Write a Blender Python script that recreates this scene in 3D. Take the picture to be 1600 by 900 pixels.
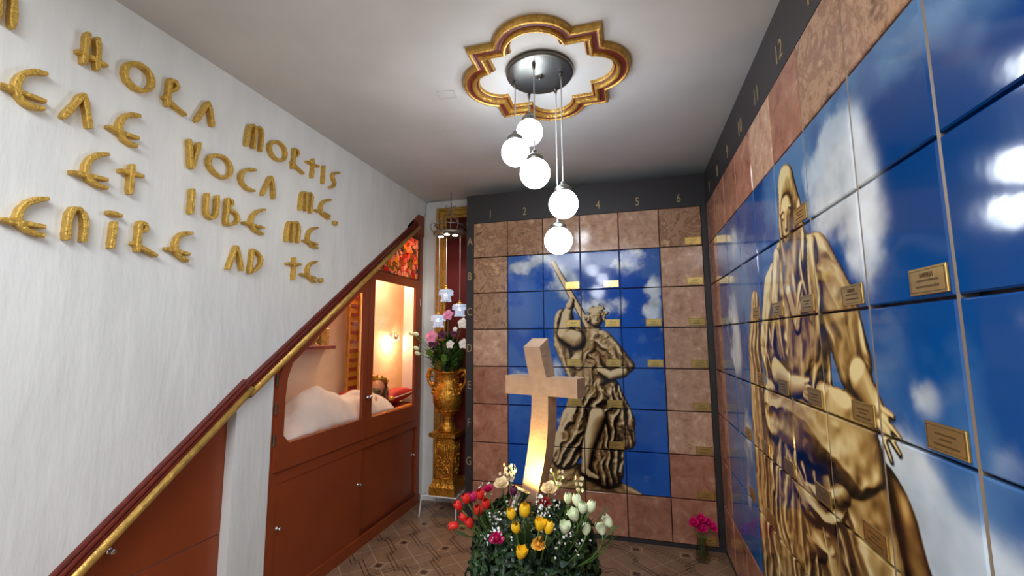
import bpy, math, random
import numpy as np
from mathutils import Vector, Matrix, Euler
random.seed(7); np.random.seed(7)
C = bpy.context.scene; COL = C.collection
for o in list(bpy.data.objects): bpy.data.objects.remove(o)

# ------------------------------------------------------------------ camera, world, exposure
FPX = 672.806
RT = Vector((0.96370, 0.26694, -0.00519)); UP = Vector((0.03543, -0.10861, 0.99345)); FW = Vector((-0.26463, 0.95757, 0.11413))
cam_d = bpy.data.cameras.new('camera'); cam = bpy.data.objects.new('camera', cam_d); COL.objects.link(cam)
cam_d.sensor_width = 36; cam_d.lens = 36 * FPX / 1600; cam_d.clip_start = 0.02
m = Matrix.Identity(4)
for i, v in enumerate((RT, UP, -FW)):
    for r in range(3): m[r][i] = v[r]
cam.matrix_world = m; C.camera = cam
W = bpy.data.worlds.new('world'); C.world = W; W.use_nodes = True
W.node_tree.nodes['Background'].inputs[0].default_value = (0.80, 0.90, 1.0, 1)
W.node_tree.nodes['Background'].inputs[1].default_value = 0.4
C.view_settings.view_transform = 'Standard'; C.view_settings.look = 'None'
C.view_settings.gamma = 1; C.view_settings.use_curve_mapping = False
C.view_settings.exposure = 0.0
GLOBE_L, SHADE_L, NICHE_W, SPOT_W = 24.0, 3.0, 5.5, 13.0
def _area(loc, rot, size, power, col):
    L = bpy.data.lights.new('room_area', 'AREA'); L.energy = power; L.size = size; L.color = col
    o = bpy.data.objects.new('room_area', L); COL.objects.link(o); o.location = loc; o.rotation_euler = rot; return o
_area((-.7, -.7, 1.42), (0, 0, 0), 1.7, 110, (.94, .98, 1))

FZ, CZ, XL, YB, DB, XR, XW = -1.61, 1.45, -2.09, 4.12, 3.724, 0.62, 1.04
T = 0.33; GX, GZ, GH, RY0, RP = -1.4009, 1.0680, 0.33096, 3.6969, 0.33133

def at(px, py, ax, val):           # photo measurement -> point on a world plane
    d = RT * ((px - 800) / FPX) + UP * ((450 - py) / FPX) + FW
    return d * (val / d[ax])

# ------------------------------------------------------------------ materials
def lin(c): return tuple(((x / 255) / 12.92 if x / 255 <= 0.04045 else ((x / 255 + 0.055) / 1.055) ** 2.4) for x in c)
def newmat(name):
    M = bpy.data.materials.new(name); M.use_nodes = True
    return M, M.node_tree.nodes, M.node_tree.links, M.node_tree.nodes['Principled BSDF']
def mat(name, col, rough=0.5, metal=0.0, var=0.0, vs=20, bump=0.0, bs=60, emit=None, es=0, coat=0, trans=0, stretch=(1, 1, 1)):
    M, n, l, p = newmat(name)
    c = lin(col); p.inputs['Base Color'].default_value = (*c, 1)
    p.inputs['Roughness'].default_value = rough; p.inputs['Metallic'].default_value = metal
    p.inputs['Coat Weight'].default_value = coat; p.inputs['Transmission Weight'].default_value = trans
    if emit: p.inputs['Emission Color'].default_value = (*lin(emit), 1); p.inputs['Emission Strength'].default_value = es
    if var or bump:
        tc = n.new('ShaderNodeTexCoord'); mp = n.new('ShaderNodeMapping'); mp.inputs['Scale'].default_value = stretch
        l.new(tc.outputs['Object'], mp.inputs['Vector'])
    if var:
        t = n.new('ShaderNodeTexNoise'); t.inputs['Scale'].default_value = vs; t.inputs['Detail'].default_value = 5
        l.new(mp.outputs[0], t.inputs['Vector'])
        r = n.new('ShaderNodeValToRGB'); r.color_ramp.elements[0].position = 0.3; r.color_ramp.elements[1].position = 0.7
        r.color_ramp.elements[0].color = (*[x * (1 - var) for x in c], 1); r.color_ramp.elements[1].color = (*[min(1, x * (1 + var)) for x in c], 1)
        l.new(t.outputs['Fac'], r.inputs[0]); l.new(r.outputs[0], p.inputs['Base Color'])
    if bump:
        t = n.new('ShaderNodeTexNoise'); t.inputs['Scale'].default_value = bs; t.inputs['Detail'].default_value = 4
        l.new(mp.outputs[0], t.inputs['Vector'])
        b = n.new('ShaderNodeBump'); b.inputs['Strength'].default_value = bump; b.inputs['Distance'].default_value = 0.01
        l.new(t.outputs['Fac'], b.inputs['Height']); l.new(b.outputs[0], p.inputs['Normal'])
    return M
def stone(name, cols, scale, detail, dist, rough=0.12):
    M, n, l, p = newmat(name); p.inputs['Roughness'].default_value = rough
    tc = n.new('ShaderNodeTexCoord'); oi = n.new('ShaderNodeObjectInfo'); mu = n.new('ShaderNodeMath'); mu.operation = 'MULTIPLY'; mu.inputs[1].default_value = 37
    l.new(oi.outputs['Random'], mu.inputs[0]); va = n.new('ShaderNodeVectorMath'); va.operation = 'ADD'
    l.new(tc.outputs['Object'], va.inputs[0]); l.new(mu.outputs[0], va.inputs[1])
    t = n.new('ShaderNodeTexNoise'); t.inputs['Scale'].default_value = scale; t.inputs['Detail'].default_value = detail
    t.inputs['Roughness'].default_value = 0.68; t.inputs['Distortion'].default_value = dist
    l.new(va.outputs[0], t.inputs['Vector'])
    r = n.new('ShaderNodeValToRGB'); e = r.color_ramp.elements
    e[0].position = 0.28; e[0].color = (*lin(cols[0]), 1); e[1].position = 0.72; e[1].color = (*lin(cols[-1]), 1)
    for i, c in enumerate(cols[1:-1]):
        q = e.new(0.28 + 0.44 * (i + 1) / (len(cols) - 1)); q.color = (*lin(c), 1)
    l.new(t.outputs['Fac'], r.inputs[0])
    h = n.new('ShaderNodeHueSaturation'); mr = n.new('ShaderNodeMapRange'); mr.inputs['To Min'].default_value = 0.85; mr.inputs['To Max'].default_value = 1.12
    l.new(oi.outputs['Random'], mr.inputs['Value']); l.new(mr.outputs[0], h.inputs['Value']); l.new(r.outputs[0], h.inputs['Color'])
    l.new(h.outputs[0], p.inputs['Base Color'])
    return M
PLASTER = mat('white_plaster', (226, 227, 226), 0.7, var=0.06, vs=3, bump=0.35, bs=9, stretch=(1, 3, 0.7))
CEILM = mat('ceiling_paint', (200, 199, 198), 0.75, var=0.09, vs=1.8, bump=0.15, bs=6)
BROWN = mat('brown_paint', (140, 62, 28), 0.42, var=0.07, vs=5)
BROWN2 = mat('brown_paint_dark', (95, 34, 14), 0.45, var=0.07, vs=5)
FRAME = mat('black_frame_paint', (46, 43, 46), 0.45, var=0.1, vs=4)
STRIP = mat('grey_joint', (128, 114, 100), 0.45, metal=0.1)
GOLD = mat('gold_paint', (198, 154, 74), 0.36, metal=0.75, var=0.25, vs=45, bump=0.6, bs=70)
GOLDL = mat('gold_leaf_letter', (212, 172, 82), 0.40, metal=0.6, var=0.22, vs=60, bump=0.8, bs=90)
GOLDV = mat('old_gold_urn', (200, 140, 50), 0.34, metal=0.8, var=0.35, vs=25, bump=0.9, bs=45)
REDP = mat('dark_red_paint', (104, 36, 24), 0.45, var=0.2, vs=30, bump=0.3, bs=50)
VELVET = mat('dark_red_velvet', (96, 14, 10), 0.8, var=0.15, vs=12)
STEEL = mat('brushed_nickel', (150, 150, 146), 0.28, metal=1.0)
CHROME = mat('chrome', (220, 220, 222), 0.12, metal=1.0)
IRON = mat('aged_iron', (150, 140, 128), 0.35, metal=0.7)
WIRE = mat('white_wire', (225, 228, 230), 0.4)
CABLE = mat('clear_cable', (200, 205, 208), 0.3, metal=0.3)
BRASS = mat('brass_plaque', (226, 190, 114), 0.24, metal=0.92, var=0.1, vs=30)
BRONZE = mat('engraving_dark', (70, 48, 20), 0.5)
NUMG = mat('numeral_gold', (170, 150, 112), 0.4, metal=0.4)
GLOBE = mat('opal_glass_lit', (255, 255, 255), 0.2, emit=(238, 247, 255), es=GLOBE_L)
SPOTM = mat('spot_lens_lit', (255, 240, 210), 0.2, emit=(255, 236, 190), es=22)
CRYST = mat('crystal_shade_lit', (235, 242, 255), 0.08, trans=0.9, emit=(225, 236, 255), es=0.12)
BULB = mat('crystal_bulb', (255, 255, 255), 0.2, emit=(225, 238, 255), es=SHADE_L)
WARMB = mat('warm_bulb', (255, 220, 150), 0.3, emit=(255, 205, 120), es=30)
CREAM = mat('cream_wall', (240, 214, 184), 0.7, var=0.05, vs=3, bump=0.3, bs=14)
VEIL = mat('white_veil', (236, 226, 220), 0.75, var=0.04, vs=10)
SKIN = mat('painted_skin', (196, 140, 105), 0.45)
HAIR = mat('dark_brown_hair', (42, 28, 20), 0.5, bump=1.0, bs=60)
REDV = mat('red_velvet_cushion', (165, 14, 20), 0.7)
PEARL = mat('pearl', (235, 228, 215), 0.3)
CROSSM = mat('salmon_stone', (166, 136, 113), 0.45, var=0.14, vs=18, bump=0.3, bs=60)
URN = mat('stone_urn', (190, 178, 160), 0.7, var=0.15, vs=20, bump=0.4, bs=30)
LEAF = [mat('leaf_dark', (26, 48, 24), 0.45, var=0.35, vs=30), mat('leaf_mid', (52, 80, 38), 0.45, var=0.3, vs=30), mat('leaf_teal', (38, 66, 50), 0.45, var=0.3, vs=30)]
STEMM = mat('green_stem', (86, 120, 50), 0.5, var=0.2, vs=20)
SOIL = mat('dark_moss', (24, 34, 20), 0.9, bump=1, bs=40)
PET = {k: mat('petal_' + k, c, 0.45, var=0.14, vs=35) for k, c in dict(red=(214, 34, 26), yellow=(246, 190, 24), white=(226, 236, 196), cream=(246, 224, 186), magenta=(196, 24, 96), pink=(232, 150, 196), purple=(78, 16, 60), darkred=(150, 14, 26), palewhite=(240, 240, 236), peach=(238, 176, 70), hotpink=(216, 20, 110)).items()}
TAPE = mat('clear_tape', (190, 195, 198), 0.3)
CARD = mat('gilt_icon', (214, 170, 84), 0.4, metal=0.5, var=0.5, vs=40)
def glass(name, tint=(1, 1, 1), base=0.04):
    M = bpy.data.materials.new(name); M.use_nodes = True; n = M.node_tree.nodes; l = M.node_tree.links
    n.remove(n['Principled BSDF']); t = n.new('ShaderNodeBsdfTransparent'); t.inputs[0].default_value = (*tint, 1)
    g = n.new('ShaderNodeBsdfGlossy'); g.inputs['Roughness'].default_value = 0.02; x = n.new('ShaderNodeMixShader')
    f = n.new('ShaderNodeLayerWeight'); f.inputs[0].default_value = 0.5; pw = n.new('ShaderNodeMath'); pw.operation = 'POWER'; pw.inputs[1].default_value = 3.0; ma = n.new('ShaderNodeMath'); ma.operation = 'MULTIPLY_ADD'; ma.inputs[1].default_value = 0.22; ma.inputs[2].default_value = 0.03
    l.new(f.outputs['Facing'], pw.inputs[0]); l.new(pw.outputs[0], ma.inputs[0]); l.new(ma.outputs[0], x.inputs[0]); l.new(t.outputs[0], x.inputs[1]); l.new(g.outputs[0], x.inputs[2]); l.new(x.outputs[0], n['Material Output'].inputs[0])
    return M
PANE = glass('pane_glass', (0.97, 0.96, 0.95)); VASEG = glass('grey_vase_glass', (0.84, 0.84, 0.80))
ST_SW = stone('swirled_brown_marble', [(60, 44, 40), (120, 88, 68), (178, 140, 110), (138, 100, 78), (188, 150, 118), (226, 196, 164)], 8, 12, .35)
ST_BG = stone('beige_travertine', [(134, 98, 80), (178, 138, 114), (196, 158, 132), (222, 194, 170)], 14, 11, 0.3)
ST_RS = stone('rose_travertine', [(122, 76, 60), (160, 106, 84), (176, 124, 100), (204, 156, 132)], 9, 11, 0.5)
# printed tile: picture colours are a colour attribute of the print
M_, n_, l_, p_ = newmat('glossy_printed_tile'); PRINT = M_
va_ = n_.new('ShaderNodeVertexColor'); va_.layer_name = 'print'; l_.new(va_.outputs['Color'], p_.inputs['Base Color'])
p_.inputs['Roughness'].default_value = 0.10; p_.inputs['IOR'].default_value = 1.4; p_.inputs['Coat Weight'].default_value = 0.12; p_.inputs['Coat Roughness'].default_value = 0.03
tc_ = n_.new('ShaderNodeTexCoord'); nt_ = n_.new('ShaderNodeTexNoise'); nt_.inputs['Scale'].default_value = 14; bp_ = n_.new('ShaderNodeBump'); bp_.inputs['Strength'].default_value = 0.04; bp_.inputs['Distance'].default_value = 0.01
l_.new(tc_.outputs['Object'], nt_.inputs['Vector']); l_.new(nt_.outputs['Fac'], bp_.inputs['Height']); l_.new(bp_.outputs[0], p_.inputs['Normal'])
# stained glass
M_, n_, l_, p_ = newmat('stained_glass'); STAINED = M_
tc_ = n_.new('ShaderNodeTexCoord'); vo = n_.new('ShaderNodeTexVoronoi'); vo.inputs['Scale'].default_value = 21; vo2 = n_.new('ShaderNodeTexVoronoi'); vo2.feature = 'DISTANCE_TO_EDGE'; vo2.inputs['Scale'].default_value = 21
nz = n_.new('ShaderNodeTexNoise'); nz.inputs['Scale'].default_value = 9; mx = n_.new('ShaderNodeMix'); mx.data_type = 'VECTOR'; mx.inputs[0].default_value = 0.12
l_.new(tc_.outputs['Object'], mx.inputs[4]); l_.new(tc_.outputs['Object'], nz.inputs['Vector']); l_.new(nz.outputs['Color'], mx.inputs[5])
l_.new(mx.outputs[1], vo.inputs['Vector']); l_.new(mx.outputs[1], vo2.inputs['Vector'])
sp = n_.new('ShaderNodeSeparateColor'); l_.new(vo.outputs['Color'], sp.inputs[0]); rp_ = n_.new('ShaderNodeValToRGB'); rp_.color_ramp.interpolation = 'CONSTANT'
cs = [(222, 150, 120), (236, 180, 150), (196, 60, 50), (120, 96, 92), (226, 160, 60), (230, 170, 140), (150, 110, 50), (214, 110, 90)]
e_ = rp_.color_ramp.elements; e_[0].color = (*lin(cs[0]), 1); e_[1].position = 0.125; e_[1].color = (*lin(cs[1]), 1)
for i_ in range(2, 8):
    q_ = e_.new(i_ / 8); q_.color = (*lin(cs[i_]), 1)
l_.new(sp.outputs[0], rp_.inputs[0]); gt = n_.new('ShaderNodeMath'); gt.operation = 'GREATER_THAN'; gt.inputs[1].default_value = 0.035; l_.new(vo2.outputs['Distance'], gt.inputs[0])
mc = n_.new('ShaderNodeMix'); mc.data_type = 'RGBA'; mc.inputs[6].default_value = (*lin((70, 24, 20)), 1); l_.new(gt.outputs[0], mc.inputs[0]); l_.new(rp_.outputs[0], mc.inputs[7])
l_.new(mc.outputs[2], p_.inputs['Base Color']); p_.inputs['Roughness'].default_value = 0.15
tl_ = n_.new('ShaderNodeBsdfTranslucent'); l_.new(mc.outputs[2], tl_.inputs[0]); ms_ = n_.new('ShaderNodeMixShader'); ms_.inputs[0].default_value = .28; l_.new(p_.outputs[0], ms_.inputs[1]); l_.new(tl_.outputs[0], ms_.inputs[2]); l_.new(ms_.outputs[0], n_['Material Output'].inputs[0])
# floor
FLOORM = mat('brown_floor_tile', (134, 106, 84), 0.35, var=0.12, vs=8)
GROUT = mat('pale_grout', (176, 152, 124), 0.6); KEY = mat('dark_key_line', (72, 46, 34), 0.4)
# ladder stripes
STRG = mat('ladder_gold', (214, 156, 52), 0.4, metal=0.35, var=0.2, vs=20); STRR = mat('ladder_red', (120, 18, 14), 0.5)
LATT = mat('gold_lattice', (200, 130, 50), 0.45, metal=0.5, var=0.4, vs=90, bump=1, bs=120)

# ------------------------------------------------------------------ mesh helpers
class MB:
    def __init__(s): s.v = []; s.f = []; s.m = []
    def add(s, vs, fs, mi=0):
        b = len(s.v); s.v += [tuple(x) for x in vs]; s.f += [tuple(b + i for i in f) for f in fs]; s.m += [mi] * len(fs); return s
    def box(s, x0, x1, y0, y1, z0, z1, mi=0, bev=0.0):
        if bev <= 0:
            vs = [(x, y, z) for x in (x0, x1) for y in (y0, y1) for z in (z0, z1)]
            return s.add(vs, [(0, 1, 3, 2), (4, 6, 7, 5), (0, 4, 5, 1), (2, 3, 7, 6), (0, 2, 6, 4), (1, 5, 7, 3)], mi)
        import itertools
        b = bev; X = (x0, x1); Y = (y0, y1); Z = (z0, z1); vs = []; idx = {}
        for i, j, k in itertools.product((0, 1), repeat=3):
            sx, sy, sz = (1, -1)[i], (1, -1)[j], (1, -1)[k]
            for a in range(3):
                p = [X[i] + sx * b, Y[j] + sy * b, Z[k] + sz * b]; p[a] = (X[i], Y[j], Z[k])[a]; idx[(i, j, k, a)] = len(vs); vs.append(p)
        fs = []
        for a in range(3):
            o = [c for c in range(3) if c != a]
            for sd in (0, 1):
                q = []
                for u, w in ((0, 0), (1, 0), (1, 1), (0, 1)):
                    key = [0, 0, 0]; key[a] = sd; key[o[0]] = u; key[o[1]] = w; q.append(idx[(*key, a)])
                fs.append(q if (sd == 1) == (a != 1) else q[::-1])
        for a in range(3):
            o = [c for c in range(3) if c != a]
            for u, w in itertools.product((0, 1), repeat=2):
                k0 = [0, 0, 0]; k1 = [0, 0, 0]; k1[a] = 1; k0[o[0]] = k1[o[0]] = u; k0[o[1]] = k1[o[1]] = w
                fs.append([idx[(*k0, o[0])], idx[(*k1, o[0])], idx[(*k1, o[1])], idx[(*k0, o[1])]])
        for k in itertools.product((0, 1), repeat=3): fs.append([idx[(*k, 0)], idx[(*k, 1)], idx[(*k, 2)]])
        return s.add(vs, fs, mi)
    def tube(s, pts, r, seg=8, mi=0, closed=False):
        pts = [Vector(p) for p in pts]; n = len(pts); rs = r if isinstance(r, (list, tuple)) else [r] * n
        rings = []; prev = None
        for i, p in enumerate(pts):
            t = (pts[(i + 1) % n] - pts[i - 1]) if closed else (pts[min(i + 1, n - 1)] - pts[max(i - 1, 0)])
            t.normalize(); a = prev if prev else (Vector((0, 0, 1)) if abs(t.z) < 0.9 else Vector((1, 0, 0)))
            u = (a - t * a.dot(t)); u = u.normalized() if u.length > 1e-6 else t.orthogonal().normalized(); w = t.cross(u); prev = u
            rings.append([p + (u * math.cos(k * 2 * math.pi / seg) + w * math.sin(k * 2 * math.pi / seg)) * rs[i] for k in range(seg)])
        vs = [v for rg in rings for v in rg]; fs = []
        for i in range(n if closed else n - 1):
            j = (i + 1) % n
            for k in range(seg): fs.append((i * seg + k, i * seg + (k + 1) % seg, j * seg + (k + 1) % seg, j * seg + k))
        if not closed: fs += [tuple(range(seg))[::-1], tuple((n - 1) * seg + k for k in range(seg))]
        return s.add(vs, fs, mi)
    def lathe(s, prof, c=(0, 0, 0), seg=24, mi=0, flute=None):
        vs = []; fs = []; n = len(prof)
        for i, (r, z) in enumerate(prof):
            for k in range(seg):
                a = 2 * math.pi * k / seg; rr = r * (1 + (flute(i / max(1, n - 1), a) if flute else 0))
                vs.append((c[0] + rr * math.cos(a), c[1] + rr * math.sin(a), c[2] + z))
        for i in range(n - 1):
            for k in range(seg): fs.append((i * seg + k, i * seg + (k + 1) % seg, (i + 1) * seg + (k + 1) % seg, (i + 1) * seg + k))
        fs += [tuple(range(seg))[::-1], tuple((n - 1) * seg + k for k in range(seg))]
        return s.add(vs, fs, mi)
    def prism(s, poly, x0, x1, axis=0, mi=0):      # poly in the two other axes
        def P(a, b, c): return {0: (c, a, b), 1: (a, c, b), 2: (a, b, c)}[axis]
        n = len(poly); vs = [P(a, b, x0) for a, b in poly] + [P(a, b, x1) for a, b in poly]
        fs = [tuple(range(n))[::-1], tuple(range(n, 2 * n))] + [(i, (i + 1) % n, n + (i + 1) % n, n + i) for i in range(n)]
        return s.add(vs, fs, mi)
    def sphere(s, c, r, seg=16, rings=10, mi=0, sc=(1, 1, 1), fn=None):
        vs = [];
        for i in range(rings + 1):
            th = math.pi * i / rings
            for k in range(seg):
                a = 2 * math.pi * k / seg; d = Vector((math.sin(th) * math.cos(a), math.sin(th) * math.sin(a), math.cos(th)))
                q = fn(d) if fn else 1.0; vs.append((c[0] + d.x * r * sc[0] * q, c[1] + d.y * r * sc[1] * q, c[2] + d.z * r * sc[2] * q))
        fs = [(i * seg + k, (i + 1) * seg + k, (i + 1) * seg + (k + 1) % seg, i * seg + (k + 1) % seg) for i in range(rings) for k in range(seg)]
        return s.add(vs, fs, mi)
    def xform(s, M): s.v = [tuple(M @ Vector(v)) for v in s.v]; return s
    def build(s, name, mats, parent=None, smooth=False, origin=None, fixn=True):
        me = bpy.data.meshes.new(name); off = origin or (parent_loc(parent) if parent else Vector((0, 0, 0))); off = Vector(off)
        me.from_pydata([tuple(Vector(v) - off) for v in s.v], [], s.f)
        for mm in (mats if isinstance(mats, (list, tuple)) else [mats]): me.materials.append(mm)
        me.polygons.foreach_set('material_index', s.m)
        if smooth: me.polygons.foreach_set('use_smooth', [True] * len(s.f))
        me.update(); me.validate()
        if fixn:
            import bmesh
            b = bmesh.new(); b.from_mesh(me); bmesh.ops.remove_doubles(b, verts=b.verts, dist=1e-6); bmesh.ops.recalc_face_normals(b, faces=b.faces); b.to_mesh(me); b.free()
        o = bpy.data.objects.new(name, me); COL.objects.link(o)
        if parent: o.parent = parent; o.location = off - parent_loc(parent)
        else: o.location = off
        return o
def parent_loc(o):
    l = Vector(o.location); p = o.parent
    while p: l += Vector(p.location); p = p.parent
    return l
def tag(o, label=None, cat=None, group=None, kind=None):
    if label: o['label'] = label
    if cat: o['category'] = cat
    if group: o['group'] = group
    if kind: o['kind'] = kind
    return o
def empty(name, loc, label, cat, group=None):
    o = bpy.data.objects.new(name, None); COL.objects.link(o); o.location = loc; o.empty_display_size = 0.05
    return tag(o, label, cat, group)
def struct(o): o['kind'] = 'structure'; return o
def smooth_mod(o, lv=1):
    md = o.modifiers.new('sub', 'SUBSURF'); md.levels = lv; md.render_levels = lv; return o

# ------------------------------------------------------------------ room shell
fl = MB().box(-2.35, XW + .1, -2.2, YB + .1, FZ - .05, FZ)
S = 0.3545; side = S / math.sqrt(2); fx, fy = -1.799, 3.254
def ab2xy(a, b): a *= side; b *= side; return fx + (a - b) / math.sqrt(2), fy + (a + b) / math.sqrt(2)
def inside(x, y): return XL + .0 < x < XR + .02 and 1.2 < y < YB - .01
def ribbon(mb, p, q, w, z, mi):
    (x0, y0), (x1, y1) = ab2xy(*p), ab2xy(*q)
    N = max(1, int(math.hypot(x1 - x0, y1 - y0) / .03)); keep = []
    for i in range(N):
        t0, t1 = i / N, (i + 1) / N; a = (x0 + (x1 - x0) * t0, y0 + (y1 - y0) * t0); b = (x0 + (x1 - x0) * t1, y0 + (y1 - y0) * t1)
        if inside(*a) and inside(*b):
            d = Vector((b[0] - a[0], b[1] - a[1])).normalized(); n = Vector((-d.y, d.x)) * w / 2
            mb.add([(a[0] + n.x, a[1] + n.y, z), (a[0] - n.x, a[1] - n.y, z), (b[0] - n.x, b[1] - n.y, z), (b[0] + n.x, b[1] + n.y, z)], [(0, 1, 2, 3)], mi)
for k in range(-14, 16):
    ribbon(fl, (k, -14), (k, 14), .005, FZ + .0006, 1); ribbon(fl, (-14, k), (14, k), .005, FZ + .0006, 1)
for i in range(-12, 13):
    for j in range(-12, 13):
        x, y = ab2xy(i, j)
        if (i + j) % 2 == 0 and inside(x - .03, y - .03) and inside(x + .03, y + .03):
            for hw, z, mi in ((.042, .0009, 1), (.036, .0012, 0), (.021, .0015, 2)):
                fl.add([(x + hw, y + hw, FZ + z), (x - hw, y + hw, FZ + z), (x - hw, y - hw, FZ + z), (x + hw, y - hw, FZ + z)], [(0, 1, 2, 3)], mi)
for i in range(-12, 13):
    for j in range(-7, 8):
        b0 = 2 * j + (i % 2)
        for off in (-.06, .06):
            c0, c1 = .40 + off, .61 + off
            path = [(c0, b0 + .55 + off), (c0, b0 - .48 + off), (c1, b0 - .48 + off), (c1, b0 - 1.45 + off), (c0, b0 - 1.45 + off)]
            for p, q in zip(path, path[1:]):
                ribbon(fl, (i + p[0], p[1]), (i + q[0], q[1]), .006, FZ + .0008, 2)
                if i % 2 == 0: ribbon(fl, (p[1] + .08, i + p[0]), (q[1] + .08, i + q[0]), .005, FZ + .0008, 2)
struct(fl.build('floor', [FLOORM, GROUT, KEY], fixn=False))
struct(MB().box(-2.35, XW + .1, -2.2, YB + .1, CZ, CZ + .08).build('ceiling', CEILM))
struct(MB().box(XL - .25, XW + .1, YB, YB + .08, FZ, CZ).build('wall_back', PLASTER))
struct(MB().box(XW, XW + .08, -2.2, YB, FZ, CZ).build('wall_right', PLASTER))
# left wall above the stair slope, pillar, strip beside the cabinet
TL = [(-2.2, -3.62), (1.17, -.858), (1.935, -.235), (3.953, 1.244)]      # top edge line of the moulding (y,z)
wl = MB().prism([(-2.2, FZ)] + [(.25, FZ), (1.17, -.90), (1.935, -.275), (3.953, 1.18), (4.02, 1.18), (4.02, 1.25), (YB + .04, 1.25), (YB + .04, CZ), (-2.2, CZ)], XL - .2, XL)
wl.prism([(1.92, FZ), (2.165, FZ), (2.165, -.13), (1.935, -.30), (1.92, -.31)], XL - .2, XL)
wl.box(XL - .03, XL, 4.055, YB, FZ, 1.26)
struct(wl.build('wall_left', PLASTER))
tr = MB(); trg = MB()
def sweep(mb, path, prof, mi=0):
    P = [Vector(p) for p in path]; n = len(P); rows = []
    for i, p in enumerate(P):
        d = (P[min(i + 1, n - 1)] - P[max(i - 1, 0)]).normalized(); nn = Vector((d.y, -d.x))
        rows.append([(XL + x, p.x + nn.x * q, p.y + nn.y * q) for q, x in prof])
    k = len(prof); fs = [(i * k + j, i * k + j + 1, (i + 1) * k + j + 1, (i + 1) * k + j) for i in range(n - 1) for j in range(k - 1)]
    fs += [tuple(range(k)), tuple((n - 1) * k + j for j in range(k))]
    mb.add([v for r in rows for v in r], fs, mi)
for path in ([(.60, -1.335), (1.17, -.858), (1.945, -.222)], [(1.935, -.250), (3.0, .547), (3.87, 1.188)]):
    sweep(tr, path, [(0, -.01), (0, .016), (.010, .020), (.016, .012), (.020, .028), (.030, .030), (.036, .014), (.040, .030), (.050, .030), (.054, .016), (.1, .016), (.1, -.01)])
    sweep(trg, path, [(.048, .012)] + [(.071 - .023 * math.cos(a), .016 + .027 * math.sin(a)) for a in [math.pi * k / 8 for k in range(9)]] + [(.095, .012)])
t_ = struct(tr.build('trim_1', REDP)); trg.build('gold_moulding', mat('gold_roll_paint', (206, 164, 84), .38, metal=.5, var=.22, vs=30, bump=.5, bs=50), t_, smooth=True)
# brown storage panels under the stair, recessed
RX = XL - .06
bp = empty('storage_panel', (RX, 1.2, FZ), 'brown storage panel under the low end of the sloping moulding, left of the white pillar', 'storage panel')
MB().prism([(.55, -1.024), (1.92, -1.024), (1.92, -.36), (1.17, -.96), (.75, -1.024 - .0)], RX - .02, RX).build('upper_door', BROWN, bp)
MB().prism([(.45, FZ), (1.92, FZ), (1.92, -1.030), (.55, -1.030)], RX - .02, RX).build('lower_door', BROWN, bp)
def lockknob(par, x, y, z):
    k = MB(); k.lathe([(.013, 0), (.014, .003), (.010, .006), (.006, .008), (.006, .018), (.011, .022), (.012, .028), (.008, .032)], (0, 0, 0), 16)
    k.xform(Matrix.Translation((x, y, z)) @ Matrix.Rotation(math.pi / 2, 4, 'Y')); k.build('knob', CHROME, par, smooth=True)
lockknob(bp, RX, *at(170, 861, 0, RX)[1:])
# quatrefoil ceiling moulding
def quat(d, h, cx=-.42, cy=2.215, a0=.335, c=.25, r0=.215):
    a = a0 - d; r = r0 - d; th = math.acos(max(-1, min(1, (a - c) / r))); pts = []
    for q in range(4):
        R_ = Matrix.Rotation(q * math.pi / 2, 2)
        seq = [(c + r * math.cos(t), r * math.sin(t)) for t in np.linspace(-th, th, 21)] + [(a, a)]
        for x, y in seq:
            v = R_ @ Vector((x, y)); pts.append((cx + v.x, cy + v.y, CZ - h))
    return pts
def qring(prof, mi, mb):
    L = [quat(d, h) for d, h in prof]; n = len(L[0])
    mb.add([v for l in L for v in l], [(i * n + j, i * n + (j + 1) % n, (i + 1) * n + (j + 1) % n, (i + 1) * n + j) for i in range(len(L) - 1) for j in range(n)], mi)
q1 = MB(); qring([(0, -.005), (0, .022), (.006, .032), (.014, .034), (.022, .026)], 0, q1); qring([(.046, .020), (.050, .036), (.058, .042), (.066, .040), (.072, .028), (.074, .016)], 0, q1); qring([(.084, .016), (.088, .012), (.094, -.002)], 0, q1)
q2 = MB(); qring([(.020, .028), (.027, .024), (.038, .026), (.048, .024)], 0, q2); qring([(.073, .018), (.078, .012), (.085, .016)], 0, q2)
t2 = struct(q2.build('trim_2', REDP)); q1.build('gold_moulding', GOLD, t2)

# ------------------------------------------------------------------ mural pictures
def up(a, f):
    h, w = a.shape; ys = np.linspace(0, h - 1.001, f[0]); xs = np.linspace(0, w - 1.001, f[1])
    yi = ys.astype(int); xi = xs.astype(int); fy_ = (ys - yi); fx_ = (xs - xi); fy_ = (fy_ * fy_ * (3 - 2 * fy_))[:, None]; fx_ = (fx_ * fx_ * (3 - 2 * fx_))[None]
    A = a[np.ix_(yi, xi)]; B = a[np.ix_(yi, xi + 1)]; C_ = a[np.ix_(yi + 1, xi)]; D_ = a[np.ix_(yi + 1, xi + 1)]
    return A * (1 - fy_) * (1 - fx_) + B * (1 - fy_) * fx_ + C_ * fy_ * (1 - fx_) + D_ * fy_ * fx_
def fbm(H, W_, base, octs, seed, aspect=1.0):
    rs = np.random.RandomState(seed); o = np.zeros((H, W_)); amp = 1; tot = 0
    for k in range(octs):
        n = base * 2 ** k; o += amp * up(rs.rand(int(n * H / W_ * aspect) + 3, n + 2), (H, W_)); tot += amp; amp *= 0.55
    return o / tot
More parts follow.
